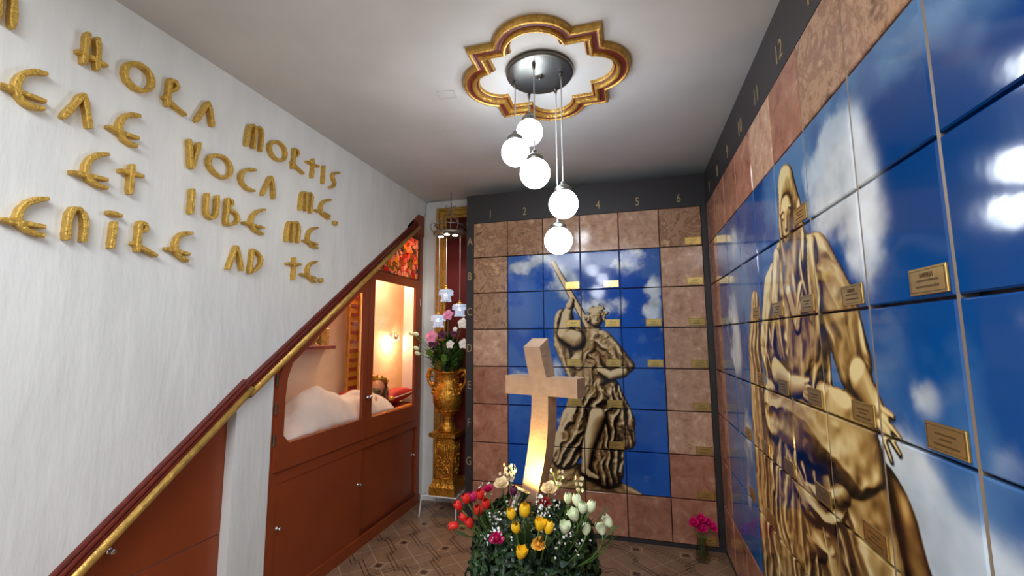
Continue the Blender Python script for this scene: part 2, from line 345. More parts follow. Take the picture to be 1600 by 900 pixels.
def blur(a, s):
    k = np.exp(-0.5 * (np.arange(-3 * s, 3 * s + 1) / s) ** 2); k /= k.sum(); p = 3 * s
    b = np.pad(a, p, mode='edge'); b = np.apply_along_axis(lambda r: np.convolve(r, k, 'valid'), 1, b); return np.apply_along_axis(lambda r: np.convolve(r, k, 'valid'), 0, b)
def picture(u0, u1, v0, v1, res, clouds, forms, ramp, seed, skyc, light, hzmax=.5):
    W_ = int((u1 - u0) * res); H = int((v1 - v0) * res)
    U, V = np.meshgrid(u0 + (np.arange(W_) + .5) / res, v0 + (np.arange(H) + .5) / res)
    n1 = fbm(H, W_, 7, 6, seed); n2 = fbm(H, W_, 3, 4, seed + 1)
    n3 = fbm(H, W_, 16, 4, seed + 2)
    wx = U + (n1 - .5) * .9; wy = V + (n2 - .5) * .9
    dens = np.zeros_like(U)
    for (cx, cy, rx, ry, a) in clouds: dens += a * np.exp(-((wx - cx) / rx) ** 2 - ((wy - cy) / ry) ** 2)
    dens = np.clip((dens - .28) * 1.1 * (dens > .05) + (n1 - .5) * 2.2 * np.clip(dens * 2, 0, 1) + (n3 - .5) * .5 * np.clip(dens * 2, 0, 1), 0, 1); dens = dens * dens * (3 - 2 * dens); dens = dens * dens * (3 - 2 * dens)
    g = ((V - v0) / (v1 - v0))[..., None]
    sky = np.array(lin(skyc[0])) * (1 - g) + np.array(lin(skyc[1])) * g
    sky = sky * (0.75 + 0.5 * n2[..., None])
    cl = np.array(lin((214, 222, 230))) * (0.45 + .9 * n3[..., None]) 
    rgb = sky * (1 - dens[..., None]) + cl * dens[..., None]
    hz_ = np.clip((fbm(H, W_, 4, 6, seed + 9) - .46) * 2.6, 0, hzmax) * np.clip(1.3 - (V - v0) / (v1 - v0) * 1.2, .25, 1); rgb = rgb * (1 - hz_[..., None]) + np.array(lin((120, 160, 196))) * hz_[..., None]
    Hh = np.full_like(U, -9.0); FW_ = np.zeros_like(U); hue = np.zeros_like(U)
    nf = fbm(H, W_, 9, 4, seed + 5) - .5; nl = fbm(H, W_, 4, 3, seed + 6) - .5
    for fm in forms:
        pts = fm['p']; best = np.full_like(U, -9.0); fold = fm.get('fold', 0); fr = fm.get('fr', 14)
        for (a, b) in zip(pts, pts[1:]):
            ax, ay, ar = a; bx, by, br = b; dx, dy = bx - ax, by - ay; L2 = dx * dx + dy * dy + 1e-9
            t = np.clip(((U - ax) * dx + (V - ay) * dy) / L2, 0, 1)
            du = U - ax - t * dx + nf * fm.get('w', .0); dv = V - ay - t * dy + nf * fm.get('w', .0)
            r = ar + (br - ar) * t; d = np.sqrt(du * du + dv * dv) / r
            sgn = ((U - ax) * dy - (V - ay) * dx) / math.sqrt(L2)
            h = np.where(d < 1, r * np.sqrt(np.clip(1 - d ** 2, 0, 1)) * fm.get('fl', .7) + fm.get('z', 0), -9)
            if fold:
                ph = sgn / r * fr * .33 + nl * 5 + nf * 2.0 + fm.get('ph', 0)
                h = h + fold * r * (1 - np.abs(np.sin(ph))) ** 0.8 * np.where(d < 1, 1, 0) + .4 * fold * r * np.sin(ph * 2.3 + nf * 9) * (d < 1)
            best = np.maximum(best, h)
        sel = best > Hh; Hh = np.where(sel, best, Hh); hue = np.where(sel, fm.get('hue', 0.0), hue)
    inside_ = Hh > -5; base = np.where(inside_, Hh, -.25)
    hs = blur(base, 1)
    gy, gx = np.gradient(hs, 1 / res); nn = np.sqrt(gx ** 2 + gy ** 2 + 1)
    L = np.array(light); L = L / np.linalg.norm(L); lam = np.clip((-gx * L[0] - gy * L[1] + L[2]) / nn, 0, 1)
    ao = np.clip(1 + (hs - blur(base, int(res * .07))) * 8.0, .15, 1.3) * np.clip(1 + (hs - blur(base, int(res * .2))) * 1.2, .5, 1.15)
    sh = np.clip(lam * ao * (0.92 + .35 * nf), 0, 1)
    xs = np.linspace(0, 1, len(ramp)); R_ = np.array([lin(c) for c in ramp])
    fig = np.stack([np.interp(sh, xs, R_[:, k]) for k in range(3)], -1)
    fig = fig * (1 + hue[..., None] * np.array([.9, .35, -.1]))
    al = blur(inside_.astype(float), 1)[..., None]; al = np.clip((al - .3) / .5, 0, 1)
    rgb = rgb * (1 - al) + fig * al
    return (u0, v0, res, np.clip(rgb, 0, 1))
def sample(pic, u, v):
    u0, v0, res, a = pic; x = np.clip((u - u0) * res - .5, 0, a.shape[1] - 1.001); y = np.clip((v - v0) * res - .5, 0, a.shape[0] - 1.001)
    xi = x.astype(int); yi = y.astype(int); fx_ = (x - xi)[:, None]; fy_ = (y - yi)[:, None]
    return a[yi, xi] * (1 - fx_) * (1 - fy_) + a[yi, xi + 1] * fx_ * (1 - fy_) + a[yi + 1, xi] * (1 - fx_) * fy_ + a[yi + 1, xi + 1] * fx_ * fy_
RAMP_B = [(16, 11, 7), (48, 34, 20), (92, 68, 42), (140, 110, 72), (184, 154, 108), (222, 200, 160)]
RAMP_R = [(14, 8, 4), (52, 32, 15), (98, 68, 34), (144, 110, 60), (186, 156, 98), (222, 204, 152)]
# a plain robed figure with a staff on a rock
FB = [
 dict(p=[(2.2, 6.95, .32), (3.0, 6.75, .42), (3.7, 6.98, .3), (4.35, 7.12, .14)], w=.15, fl=.4, fold=.08, fr=9, z=-.2, hue=.05),
 dict(p=[(2.25, 6.5, .3), (2.5, 6.8, .3)], w=.2, fl=.5, z=-.25, fold=.1),
 dict(p=[(2.55, 2.75, .26), (2.5, 3.4, .24), (2.75, 4.1, .2), (2.95, 4.6, .16)], fold=.16, fr=11, w=.06, z=-.1, hue=-.02),
 dict(p=[(3.0, 3.3, .36), (3.3, 3.9, .5), (3.3, 4.6, .46)], fold=.13, fr=15, w=.05, z=.0),
 dict(p=[(3.2, 4.5, .48), (2.85, 5.5, .5), (2.5, 6.15, .38)], fold=.22, fr=17, w=.1, z=-.05),
 dict(p=[(3.5, 4.6, .45), (3.9, 5.3, .36), (4.02, 5.75, .22)], fold=.2, fr=15, w=.06, z=-.02, ph=1),
 dict(p=[(3.5, 4.9, .5), (3.5, 5.8, .46), (3.55, 6.5, .4)], fold=.24, fr=18, w=.06, z=.0, ph=2),
 dict(p=[(3.35, 5.2, .22), (3.08, 6.0, .15), (3.0, 6.55, .1)], z=.42, fl=.9),
 dict(p=[(3.0, 6.5, .1), (3.12, 6.62, .09), (3.3, 6.68, .06)], z=.45),
 dict(p=[(2.28, 1.25, .07), (3.8, 4.15, .12)], z=.3, fl=.5, hue=.08),
 dict(p=[(2.85, 3.3, .24), (2.55, 3.15, .19), (2.62, 2.65, .13), (2.72, 2.4, .09)], z=.35, fl=.9),
 dict(p=[(2.68, 2.42, .09), (2.74, 2.28, .07)], z=.42),
 dict(p=[(3.5, 3.35, .3), (3.85, 3.75, .28), (4.1, 3.95, .2)], fold=.2, fr=12, w=.05, z=.2, ph=.6),
 dict(p=[(4.0, 4.1, .14), (3.7, 4.2, .12), (3.45, 4.05, .1)], z=.5, fl=.9),
 dict(p=[(3.3, 3.35, .34), (2.95, 3.85, .24)], fold=.18, fr=10, z=.15, w=.05),
 dict(p=[(3.35, 3.0, .13), (3.32, 3.25, .15)], z=.3),
 dict(p=[(3.38, 2.62, .17), (3.38, 2.82, .15)], z=.42, fl=1.0, hue=.02),
 dict(p=[(3.385, 2.72, .016), (3.375, 2.80, .026)], z=.58, fl=1.2), dict(p=[(3.31, 2.71, .02), (3.345, 2.72, .02)], z=.56, fl=.8), dict(p=[(3.41, 2.72, .02), (3.45, 2.71, .02)], z=.56, fl=.8), dict(p=[(3.29, 2.675, .014), (3.345, 2.66, .016)], z=.58), dict(p=[(3.415, 2.66, .016), (3.465, 2.675, .014)], z=.58), dict(p=[(3.35, 2.855, .012), (3.405, 2.855, .012)], z=.58, fl=1.3),
]
_r = random.Random(3)
for k in range(46):
    a = math.pi * _r.uniform(.9, 2.1); q = _r.uniform(.15, .27); x, y = 3.38 + q * math.cos(a), 2.68 + q * math.sin(a); b = _r.uniform(0, 6.3); e = .035
    FB.append(dict(p=[(x, y, .032), (x + e * math.cos(b), y + e * math.sin(b), .030)], z=.52 - q * .4 + _r.uniform(0, .05), fl=1.6, hue=-.03))
for sx in (-1, 1):
    FB.append(dict(p=[(3.38 + .19 * sx, 2.70, .05), (3.38 + .2 * sx, 2.80, .045)], z=.44, fl=1.4))
cl_b = [(1.6, 1.2, .8, .35, 1.1), (2.6, 1.8, .7, .5, .7), (3.6, 2.6, .8, .5, .75), (4.8, 2.1, .35, .9, 1.1), (4.0, 1.5, .35, .5, .7), (4.6, 1.2, .6, .3, .6), (1.5, 4.35, .5, .3, .9), (2.3, 4.2, .4, .5, .8), (1.4, 2.4, .5, .3, .3), (2.2, 5.2, .4, .3, .6), (4.5, 6.7, .6, .25, .35), (4.9, 5.6, .5, .2, .3), (1.2, 5.7, .4, .3, .25)]
PIC_B = picture(1, 5, 1, 7, 100, cl_b, FB, RAMP_B, 11, [(0, 72, 170), (0, 82, 176)], (-.45, -.55, .75), .22)
# a plain veiled figure seated in heavy drapery
FR = [
 dict(p=[(3.72, 2.75, .22), (3.5, 3.5, .36), (3.45, 4.6, .42), (3.55, 5.8, .5), (3.7, 7.0, .55)], fold=.2, fr=15, w=.08, z=-.25, hue=.08),
 dict(p=[(6.9, 4.7, .5), (7.2, 6.0, .6), (7.6, 7.2, .7)], fold=.1, fr=9, w=.12, z=-.4, hue=.1),
 dict(p=[(4.7, 4.9, .9), (4.7, 7.0, 1.0)], fold=.17, fr=22, w=.08, z=-.2, ph=.4),
 dict(p=[(6.0, 4.9, .7), (6.3, 7.0, .8)], fold=.18, fr=16, w=.08, z=-.15, ph=1.7),
 dict(p=[(5.35, 2.75, .85), (5.35, 3.7, .85)], fold=.15, fr=22, w=.1, z=-.05),
 dict(p=[(4.72, 2.55, .34), (5.4, 2.42, .36), (6.1, 2.5, .34)], fold=.14, fr=9, w=.06, z=.1),
 dict(p=[(4.55, 2.65, .36), (4.25, 3.4, .40), (4.45, 4.0, .36)], fold=.2, fr=12, w=.06, z=.15, ph=1),
 dict(p=[(6.15, 2.55, .34), (6.45, 3.0, .38), (6.65, 3.45, .33), (6.75, 3.68, .24)], fold=.2, fr=12, w=.06, z=.2, ph=.2),
 dict(p=[(4.3, 4.3, .48), (5.4, 4.15, .52), (6.5, 4.25, .52)], fold=.13, fr=11, w=.1, z=.3, hue=.0),
 dict(p=[(6.5, 4.25, .5), (6.75, 5.0, .42), (6.9, 6.2, .4), (6.9, 7.1, .4)], fold=.12, fr=9, w=.06, z=.22),
 dict(p=[(4.45, 4.4, .46), (4.6, 5.4, .4), (4.5, 7.0, .44)], fold=.2, fr=9, w=.06, z=.2, ph=1),
 dict(p=[(4.6, 4.65, .16), (5.2, 5.1, .2), (5.9, 5.0, .18), (6.3, 4.7, .14)], fold=.3, fr=6, w=.06, z=.42),
 dict(p=[(4.9, 4.9, .12), (5.3, 5.5, .18), (5.8, 5.4, .15)], fold=.3, fr=6, w=.06, z=.3),
 dict(p=[(4.85, 2.2, .13), (4.7, 2.75, .2), (4.85, 3.5, .13)], fold=.28, fr=7, z=.42, w=.06),
 dict(p=[(6.0, 2.3, .13), (5.98, 2.8, .18), (5.75, 3.5, .13)], fold=.28, fr=7, z=.42, w=.06, ph=2),
 dict(p=[(5.2, 2.7, .1), (5.4, 3.1, .1), (5.6, 2.7, .09)], fold=.3, fr=5, z=.6, w=.05),
 dict(p=[(4.5, 3.72, .21), (5.05, 3.85, .16), (5.45, 3.8, .12)], z=.62, fl=.9),
 dict(p=[(6.75, 3.6, .19), (6.95, 3.8, .14)], z=.5, fl=.9),
 dict(p=[(5.38, 2.15, .16), (5.38, 2.45, .2)], z=.45),
 dict(p=[(5.38, 1.42, .28), (5.42, 1.85, .40), (5.46, 2.25, .40)], z=.3, fold=.16, fr=10, w=.05, hue=.0),
 dict(p=[(5.34, 1.72, .205), (5.31, 2.0, .15)], z=.72, fl=1.0, hue=.02),
 dict(p=[(5.33, 1.76, .02), (5.30, 1.91, .038)], z=.92, fl=1.2),
 dict(p=[(5.25, 2.01, .022), (5.34, 2.01, .022)], z=.86, fl=1.2),
 dict(p=[(5.19, 1.76, .03), (5.25, 1.77, .03)], z=.87, fl=.8), dict(p=[(5.38, 1.77, .03), (5.45, 1.76, .03)], z=.87, fl=.8),
 dict(p=[(5.14, 1.70, .02), (5.22, 1.67, .022), (5.28, 1.70, .018)], z=.90, fl=1.1), dict(p=[(5.36, 1.70, .018), (5.42, 1.67, .022), (5.5, 1.70, .02)], z=.90, fl=1.1),
]
for k, (x, y) in enumerate([(5.62, 3.72), (5.66, 3.8), (5.66, 3.88), (5.6, 3.95)]): FR.append(dict(p=[(5.45, 3.76 + .05 * k, .05), (x, y, .035)], z=.68, fl=.9))
for k, (x, y) in enumerate([(7.2, 3.84), (7.26, 3.98), (7.24, 4.1), (7.12, 4.18)]): FR.append(dict(p=[(6.97, 3.78 + .04 * k, .055), (x, y, .035)], z=.55, fl=.9))
cl_r = [(6.8, 1.4, .4, .8, 1.2), (6.2, 2.0, .4, .7, .8), (7.2, 2.4, .4, .6, .5), (7.3, 1.8, .5, .5, .35), (2.6, 1.7, .9, .4, .7), (4.2, 1.2, .25, .3, .6), (2.3, 3.3, .35, .8, 1.2), (1.7, 2.6, .4, .6, .8), (2.7, 4.8, .4, .7, .9), (2.4, 6.0, .35, .6, .9), (7.25, 4.6, .45, .45, 2.4), (7.8, 5.3, .8, .75, 3.0), (7.5, 3.65, .28, .22, 1.2), (8.35, 3.3, .3, .35, .8), (8.2, 3.9, .35, .2, .5), (8.4, 4.7, .5, .3, .6), (8.6, 2.6, .4, .4, .35), (8.7, 1.2, .5, .6, .3)]
PIC_R = picture(1, 9, 1, 7, 104, cl_r, FR, RAMP_R, 23, [(1, 56, 122), (2, 86, 158)], (-.3, -.6, .75))

# ------------------------------------------------------------------ columbarium
def glyph(txt, h, par, loc, normal, material=None, squash=.72, name='numeral', thick=.0015):
    cu = bpy.data.curves.new('g', 'FONT'); cu.body = txt; cu.size = h * 1.38; cu.extrude = thick; cu.align_x = 'CENTER'; cu.align_y = 'CENTER'; cu.resolution_u = 3
    to = bpy.data.objects.new('g', cu); COL.objects.link(to); dg = bpy.context.evaluated_depsgraph_get(); me = bpy.data.meshes.new_from_object(to.evaluated_get(dg))
    bpy.data.objects.remove(to); me.name = name; me.materials.clear(); me.materials.append(material or NUMG)
    R_ = Matrix.Rotation(math.pi / 2, 4, 'X') if normal == 'y' else Matrix.Rotation(-math.pi / 2, 4, 'Z') @ Matrix.Rotation(math.pi / 2, 4, 'X')
    me.transform(R_ @ Matrix.Diagonal((squash, 1, 1, 1)))
    o = bpy.data.objects.new(name, me); COL.objects.link(o); o.parent = par; o.location = Vector(loc) - parent_loc(par); return o
LET = 'ABCDEFGH'
zb = GZ - 8 * GH; ZT = 1.34
cf = MB(); gx1 = GX + 6 * T
cf.box(GX - .07, GX, DB, YB - .06, FZ, ZT); cf.box(gx1, XR + .02, DB, YB - .06, FZ, ZT); cf.box(GX - .0, gx1, DB, YB - .06, GZ, ZT); cf.box(GX, gx1, DB, YB - .06, FZ, zb)
cf.box(GX, gx1, DB + .03, YB - .06, zb, GZ)
frame_b = tag(cf.build('columbarium_frame', FRAME, origin=(GX, DB, FZ)), 'matt black columbarium frame with gold numbers 1 to 6 facing the camera', 'columbarium frame')
for k in range(6): glyph(str(k + 1), .075, frame_b, (GX + (k + .5) * T, DB - .001, GZ + .075), 'y')
for k in range(7): glyph(LET[k], .075, frame_b, (GX - .035, DB - .001, GZ - (k + .52) * GH), 'y')
NC = 9; ye = RY0 - NC * RP
cf = MB(); cf.box(XR, XW, RY0, DB, FZ, ZT); cf.box(XR, XW, ye - .3, RY0, GZ, ZT); cf.box(XR, XW, ye - .3, RY0, FZ, zb); cf.box(XR, XW, ye - .3, ye, zb, GZ); cf.box(XR + .03, XW, ye, RY0, zb, GZ)
frame_r = tag(cf.build('columbarium_frame', FRAME, origin=(XR, RY0, FZ)), 'matt black columbarium frame with gold numbers from 7 up along the right wall', 'columbarium frame')
for k in range(NC): glyph(str(k + 7), .085, frame_r, (XR - .001, RY0 - (k + .5) * RP, GZ + .085), 'x', squash=.8)
for k in range(1, NC): MB().box(XR + .0015, XR + .03, RY0 - k * RP - .0058, RY0 - k * RP + .0058, zb, GZ).build('joint_strip', STRIP, frame_r)

def panel_mesh(kind, w, h, n, th, gv=.004):     # local: picture plane is a grid, u to the right, v down, facing -Y
    g = .004; b = .004; mb = MB(); us = np.linspace(gv + b, w - gv - b, n); vs_ = np.linspace(g + b, h - g - b, n)
    for v in vs_:
        for u in us: mb.v.append((u - w / 2, 0, h / 2 - v))
    for j in range(n - 1):
        for i in range(n - 1): mb.f.append((j * n + i, (j + 1) * n + i, (j + 1) * n + i + 1, j * n + i + 1)); mb.m.append(0)
    edge = [i for i in range(n)] + [j * n + n - 1 for j in range(1, n)] + [(n - 1) * n + i for i in range(n - 2, -1, -1)] + [j * n for j in range(n - 2, 0, -1)]
    m_ = len(edge)
    for dd, y in ((b, b * .8), (b, th)):
        base = len(mb.v)
        for e in edge:
            x, _, z = mb.v[e]; u = x + w / 2; v = h / 2 - z
            ux = u - dd if abs(u - (gv + b)) < 1e-6 else (u + dd if abs(u - (w - gv - b)) < 1e-6 else u)
            vx = v - dd if abs(v - (g + b)) < 1e-6 else (v + dd if abs(v - (h - g - b)) < 1e-6 else v)
            mb.v.append((ux - w / 2, y, h / 2 - vx))
        if y == b * .8:
            for i in range(m_): mb.f.append((edge[i], edge[(i + 1) % m_], base + (i + 1) % m_, base + i)); mb.m.append(0)
            pb = base
        else:
            for i in range(m_): mb.f.append((pb + i, pb + (i + 1) % m_, base + (i + 1) % m_, base + i)); mb.m.append(0)
    return mb
ROT_R = Matrix.Rotation(-math.pi / 2, 4, 'Z')   # local +x -> -y, local -y -> -x
def make_panel(wall, c, r, kind, n, pic):
    w = T if wall == 'b' else RP
    mb = panel_mesh(kind, w, GH, n, .028, .0035 if wall == 'b' else .0058)
    V = np.array(mb.v)
    if wall == 'b': loc = (GX + (c + .5) * T, DB - .002, GZ - (r + .5) * GH)
    else: loc = (XR - .002, RY0 - (c + .5) * RP, GZ - (r + .5) * GH); mb.xform(ROT_R)
    me = bpy.data.meshes.new('tomb_slab'); me.from_pydata([tuple(v) for v in mb.v], [], mb.f)
    me.materials.append(PRINT if kind == 'sky' else kind)
    if kind == 'sky':
        col = sample(pic, c + .5 + V[:, 0] / w, r + .5 - V[:, 2] / GH)
        at_ = me.color_attributes.new('print', 'FLOAT_COLOR', 'POINT'); at_.data.foreach_set('color', np.concatenate([col, np.ones((len(col), 1))], 1).ravel())
    me.update(); o = bpy.data.objects.new('tomb_slab', me); COL.objects.link(o); o.location = loc; return o
def plaque(pn, wall, rich=False):
    w = T if wall == 'b' else RP; pw, ph = w * .37, GH * .18; cx = w / 2 - .012 - pw / 2; cz = -GH / 2 + .012 + ph / 2
    def tr_(mb): 
        mb.xform(Matrix.Translation((cx, 0, cz)))
        if wall == 'r': mb.xform(ROT_R)
        return mb.xform(Matrix.Translation(parent_loc(pn)))
    P = tr_(MB().box(-pw / 2, pw / 2, -.005, .0005, -ph / 2, ph / 2, bev=.0012)).build('plaque', BRASS, pn, origin=parent_loc(pn))
    P['label'] = 'small brass plaque'
    e = MB(); t = .0012
    for x0, x1, z0, z1 in ((-.46, .46, .40, .40), (-.46, .46, -.40, -.40), (-.46, -.46, -.4, .4), (.46, .46, -.4, .4)):
        e.box(x0 * pw - t / 2, x1 * pw + t / 2, -.0056, -.0048, z0 * ph - t / 2, z1 * ph + t / 2)
    for z, hw in ((.02, .28), (-.2, .3)) if rich else ((.15, .24), (-.02, .14), (-.22, .3)):
        x = -hw
        while x < hw:
            L_ = random.uniform(.015, .04); e.box(x * pw, (x + L_) * pw, -.0056, -.0048, (z - .04) * ph, (z + .03) * ph); x += L_ + .012
    tr_(e).build('engraving', BRONZE, P, origin=parent_loc(P))
    if rich:
        loc = parent_loc(pn) + (Vector((cx, -.0055, cz + .2 * ph)) if wall == 'b' else Vector((-.0055, -cx, cz + .2 * ph)))
        glyph('FAMILIA', .011, P, loc, 'y' if wall == 'b' else 'x', BRONZE, .8, 'lettering', .0004)
PB = {(5, 0), (2, 1), (3, 1), (5, 1), (2, 2), (3, 2), (4, 2), (5, 2), (2, 3), (3, 3), (4, 3), (5, 3), (2, 4), (3, 4), (5, 4), (3, 5), (5, 5), (5, 6), (5, 7)}
PRT = {(5, 1), (6, 2), (7, 2), (3, 2), (4, 2), (5, 2), (3, 3), (4, 3), (5, 3), (6, 3), (7, 3), (2, 4), (3, 4), (4, 4), (5, 4), (6, 4), (2, 5), (3, 5)}
def stone_for(wall, c, r):
    if wall == 'b':
        if (c, r) in {(0, 0), (1, 0), (0, 1), (0, 2), (5, 0)}: return ST_SW, 'swirled brown marble'
        if c == 0 and r >= 4 or r == 7 or (c, r) == (5, 6): return ST_RS, 'rose brown travertine'
        return ST_BG, 'beige travertine'
    if (c, r) in {(6, 0), (7, 0), (8, 0)}: return ST_SW, 'mottled brown marble'
    return (ST_BG, 'beige travertine') if r == 0 and c == 4 else (ST_RS, 'rose brown travertine')
for c in range(6):
    for r in range(8):
        sky = 1 <= c <= 4 and 1 <= r <= 6; fig = sky
        k, nm = ('sky', '') if sky else stone_for('b', c, r)
        pn = make_panel('b', c, r, k, 80 if sky else 2, PIC_B); pq = (c, r) in PB
        if pq: plaque(pn, 'b')
        what = ('glossy sky-printed slab' if c in (1, 4) else 'glossy figure-printed slab') if sky else nm + ' slab'
        rowt = 'bottom row' if r == 7 else 'row ' + LET[r]
        tag(pn, f'{what}, {rowt} column {c+1} of the facing wall' + (', with plaque' if pq else ''), 'niche slab', 'niche slabs on the facing wall', 'thing')
for c in range(NC):
    for r in range(8):
        sky = c >= 1 and 1 <= r <= 6
        hid = (c == 8 and r in (0, 5, 6, 7)) or (c == 7 and r in (6, 7)) or (c == 6 and r in (6, 7)) or (c == 5 and r == 7)
        k, nm = ('sky', '') if sky else stone_for('r', c, r)
        n = 2
        if sky: n = 30 if c in (1, 8) else (100 if c >= 4 and c <= 7 and 1 <= r <= 5 else 60)
        pn = make_panel('r', c, r, k, n, PIC_R); pq = (c, r) in PRT
        if pq: plaque(pn, 'r', rich=(c, r) in {(6, 2), (7, 2)})
        isfig = (4 <= c <= 6) or (c in (3,) and r >= 2) or (c == 7 and r >= 3)
        what = ('glossy figure-printed slab' if isfig else 'glossy sky-printed slab') if sky else nm + ' slab'
        rowt = 'bottom row' if r == 7 else 'row ' + LET[r]
        tag(pn, f'{what}, {rowt} column {c+7} of the right wall' + (', with plaque' if pq else ''), 'niche slab', 'niche slabs on the right wall', 'thing')

# ------------------------------------------------------------------ chandelier of five globes
ch = empty('chandelier', (-.437, 2.171, CZ), 'modern nickel chandelier of five lit white glass globes hanging inside the quatrefoil', 'chandelier')
MB().lathe([(.165, 0), (.182, -.004), (.184, -.02), (.180, -.028), (.172, -.030), (.10, -.026), (.03, -.030), (.012, -.031), (.010, -.045), (.004, -.05)], (-.437, 2.171, CZ), 48).build('canopy', mat('satin_canopy', (112, 112, 108), .34, metal=1), ch, smooth=True)
for (x, y, z) in [(-.582, 2.192, 1.011), (-.534, 2.331, 1.186), (-.446, 2.064, .828), (-.322, 2.186, .693), (-.374, 2.322, .531)]:
    MB().lathe([(.010, 0), (.008, -.02), (.003, -.035)], (x, y, CZ - .028), 12).build('cord_grip', STEEL, ch, smooth=True)
    MB().tube([(x, y, CZ - .04), (x, y, z + .115)], .0035, 8).build('cord', CABLE, ch)
    MB().lathe([(.004, .125), (.012, .12), (.014, .105), (.03, .098), (.044, .085), (.046, .07), (.040, .058)], (x, y, z), 24).build('cap', STEEL, ch, smooth=True)
    MB().sphere((x, y, z), .077, 32, 20).build('globe', GLOBE, ch, smooth=True)

# ------------------------------------------------------------------ gold letters
LX = XL + .032
def stroke(mb, pts, w, x0=XL - .001, x1=LX, closed=False):
    P = [Vector((p.y, p.z)) for p in pts]
    # resample
    Q = [P[0]]; seq = P + ([P[0]] if closed else [])
    for a, b in zip(seq, seq[1:]):
        k = max(1, int((b - a).length / .02))
        for i in range(1, k + 1): Q.append(a.lerp(b, i / k))
    if closed: Q = Q[:-1]
    for _ in range(1):
        R_ = [q.copy() for q in Q]
        rng = range(len(Q)) if closed else range(1, len(Q) - 1)
        for i in rng: R_[i] = (Q[i - 1] + Q[i] * 2 + Q[(i + 1) % len(Q)]) / 4
        Q = R_
    n = len(Q); rows = []; b = .003
    for i, q in enumerate(Q):
        d = (Q[(i + 1) % n] - Q[i - 1]) if closed else (Q[min(i + 1, n - 1)] - Q[max(i - 1, 0)]); d.normalize(); nn = Vector((-d.y, d.x))
        ww = w / 2 * (1 + .10 * math.sin(i * 1.7)); 
        if not closed and i in (0, n - 1): ww *= .72
        for off, x in ((-ww, x0), (-ww, x1 - b), (-ww + b, x1), (ww - b, x1), (ww, x1 - b), (ww, x0)):
            rows.append((x, q.x + nn.x * off, q.y + nn.y * off))
    fs = []
    for i in range(n if closed else n - 1):
        j = (i + 1) % n
        for k in range(6): fs.append((i * 6 + k, i * 6 + (k + 1) % 6, j * 6 + (k + 1) % 6, j * 6 + k))
    if not closed: fs += [tuple(range(6)), tuple((n - 1) * 6 + k for k in range(6))]
    mb.add(rows, fs)
def A_(s): return [(3.75, 0, 0, p) for p in s]
SC = {'A': (3.75, 0, 0), 'B': (3.75, 0, 200), 'C': (3.2133, 260, 170), 'O': (2.0, 0, 0)}
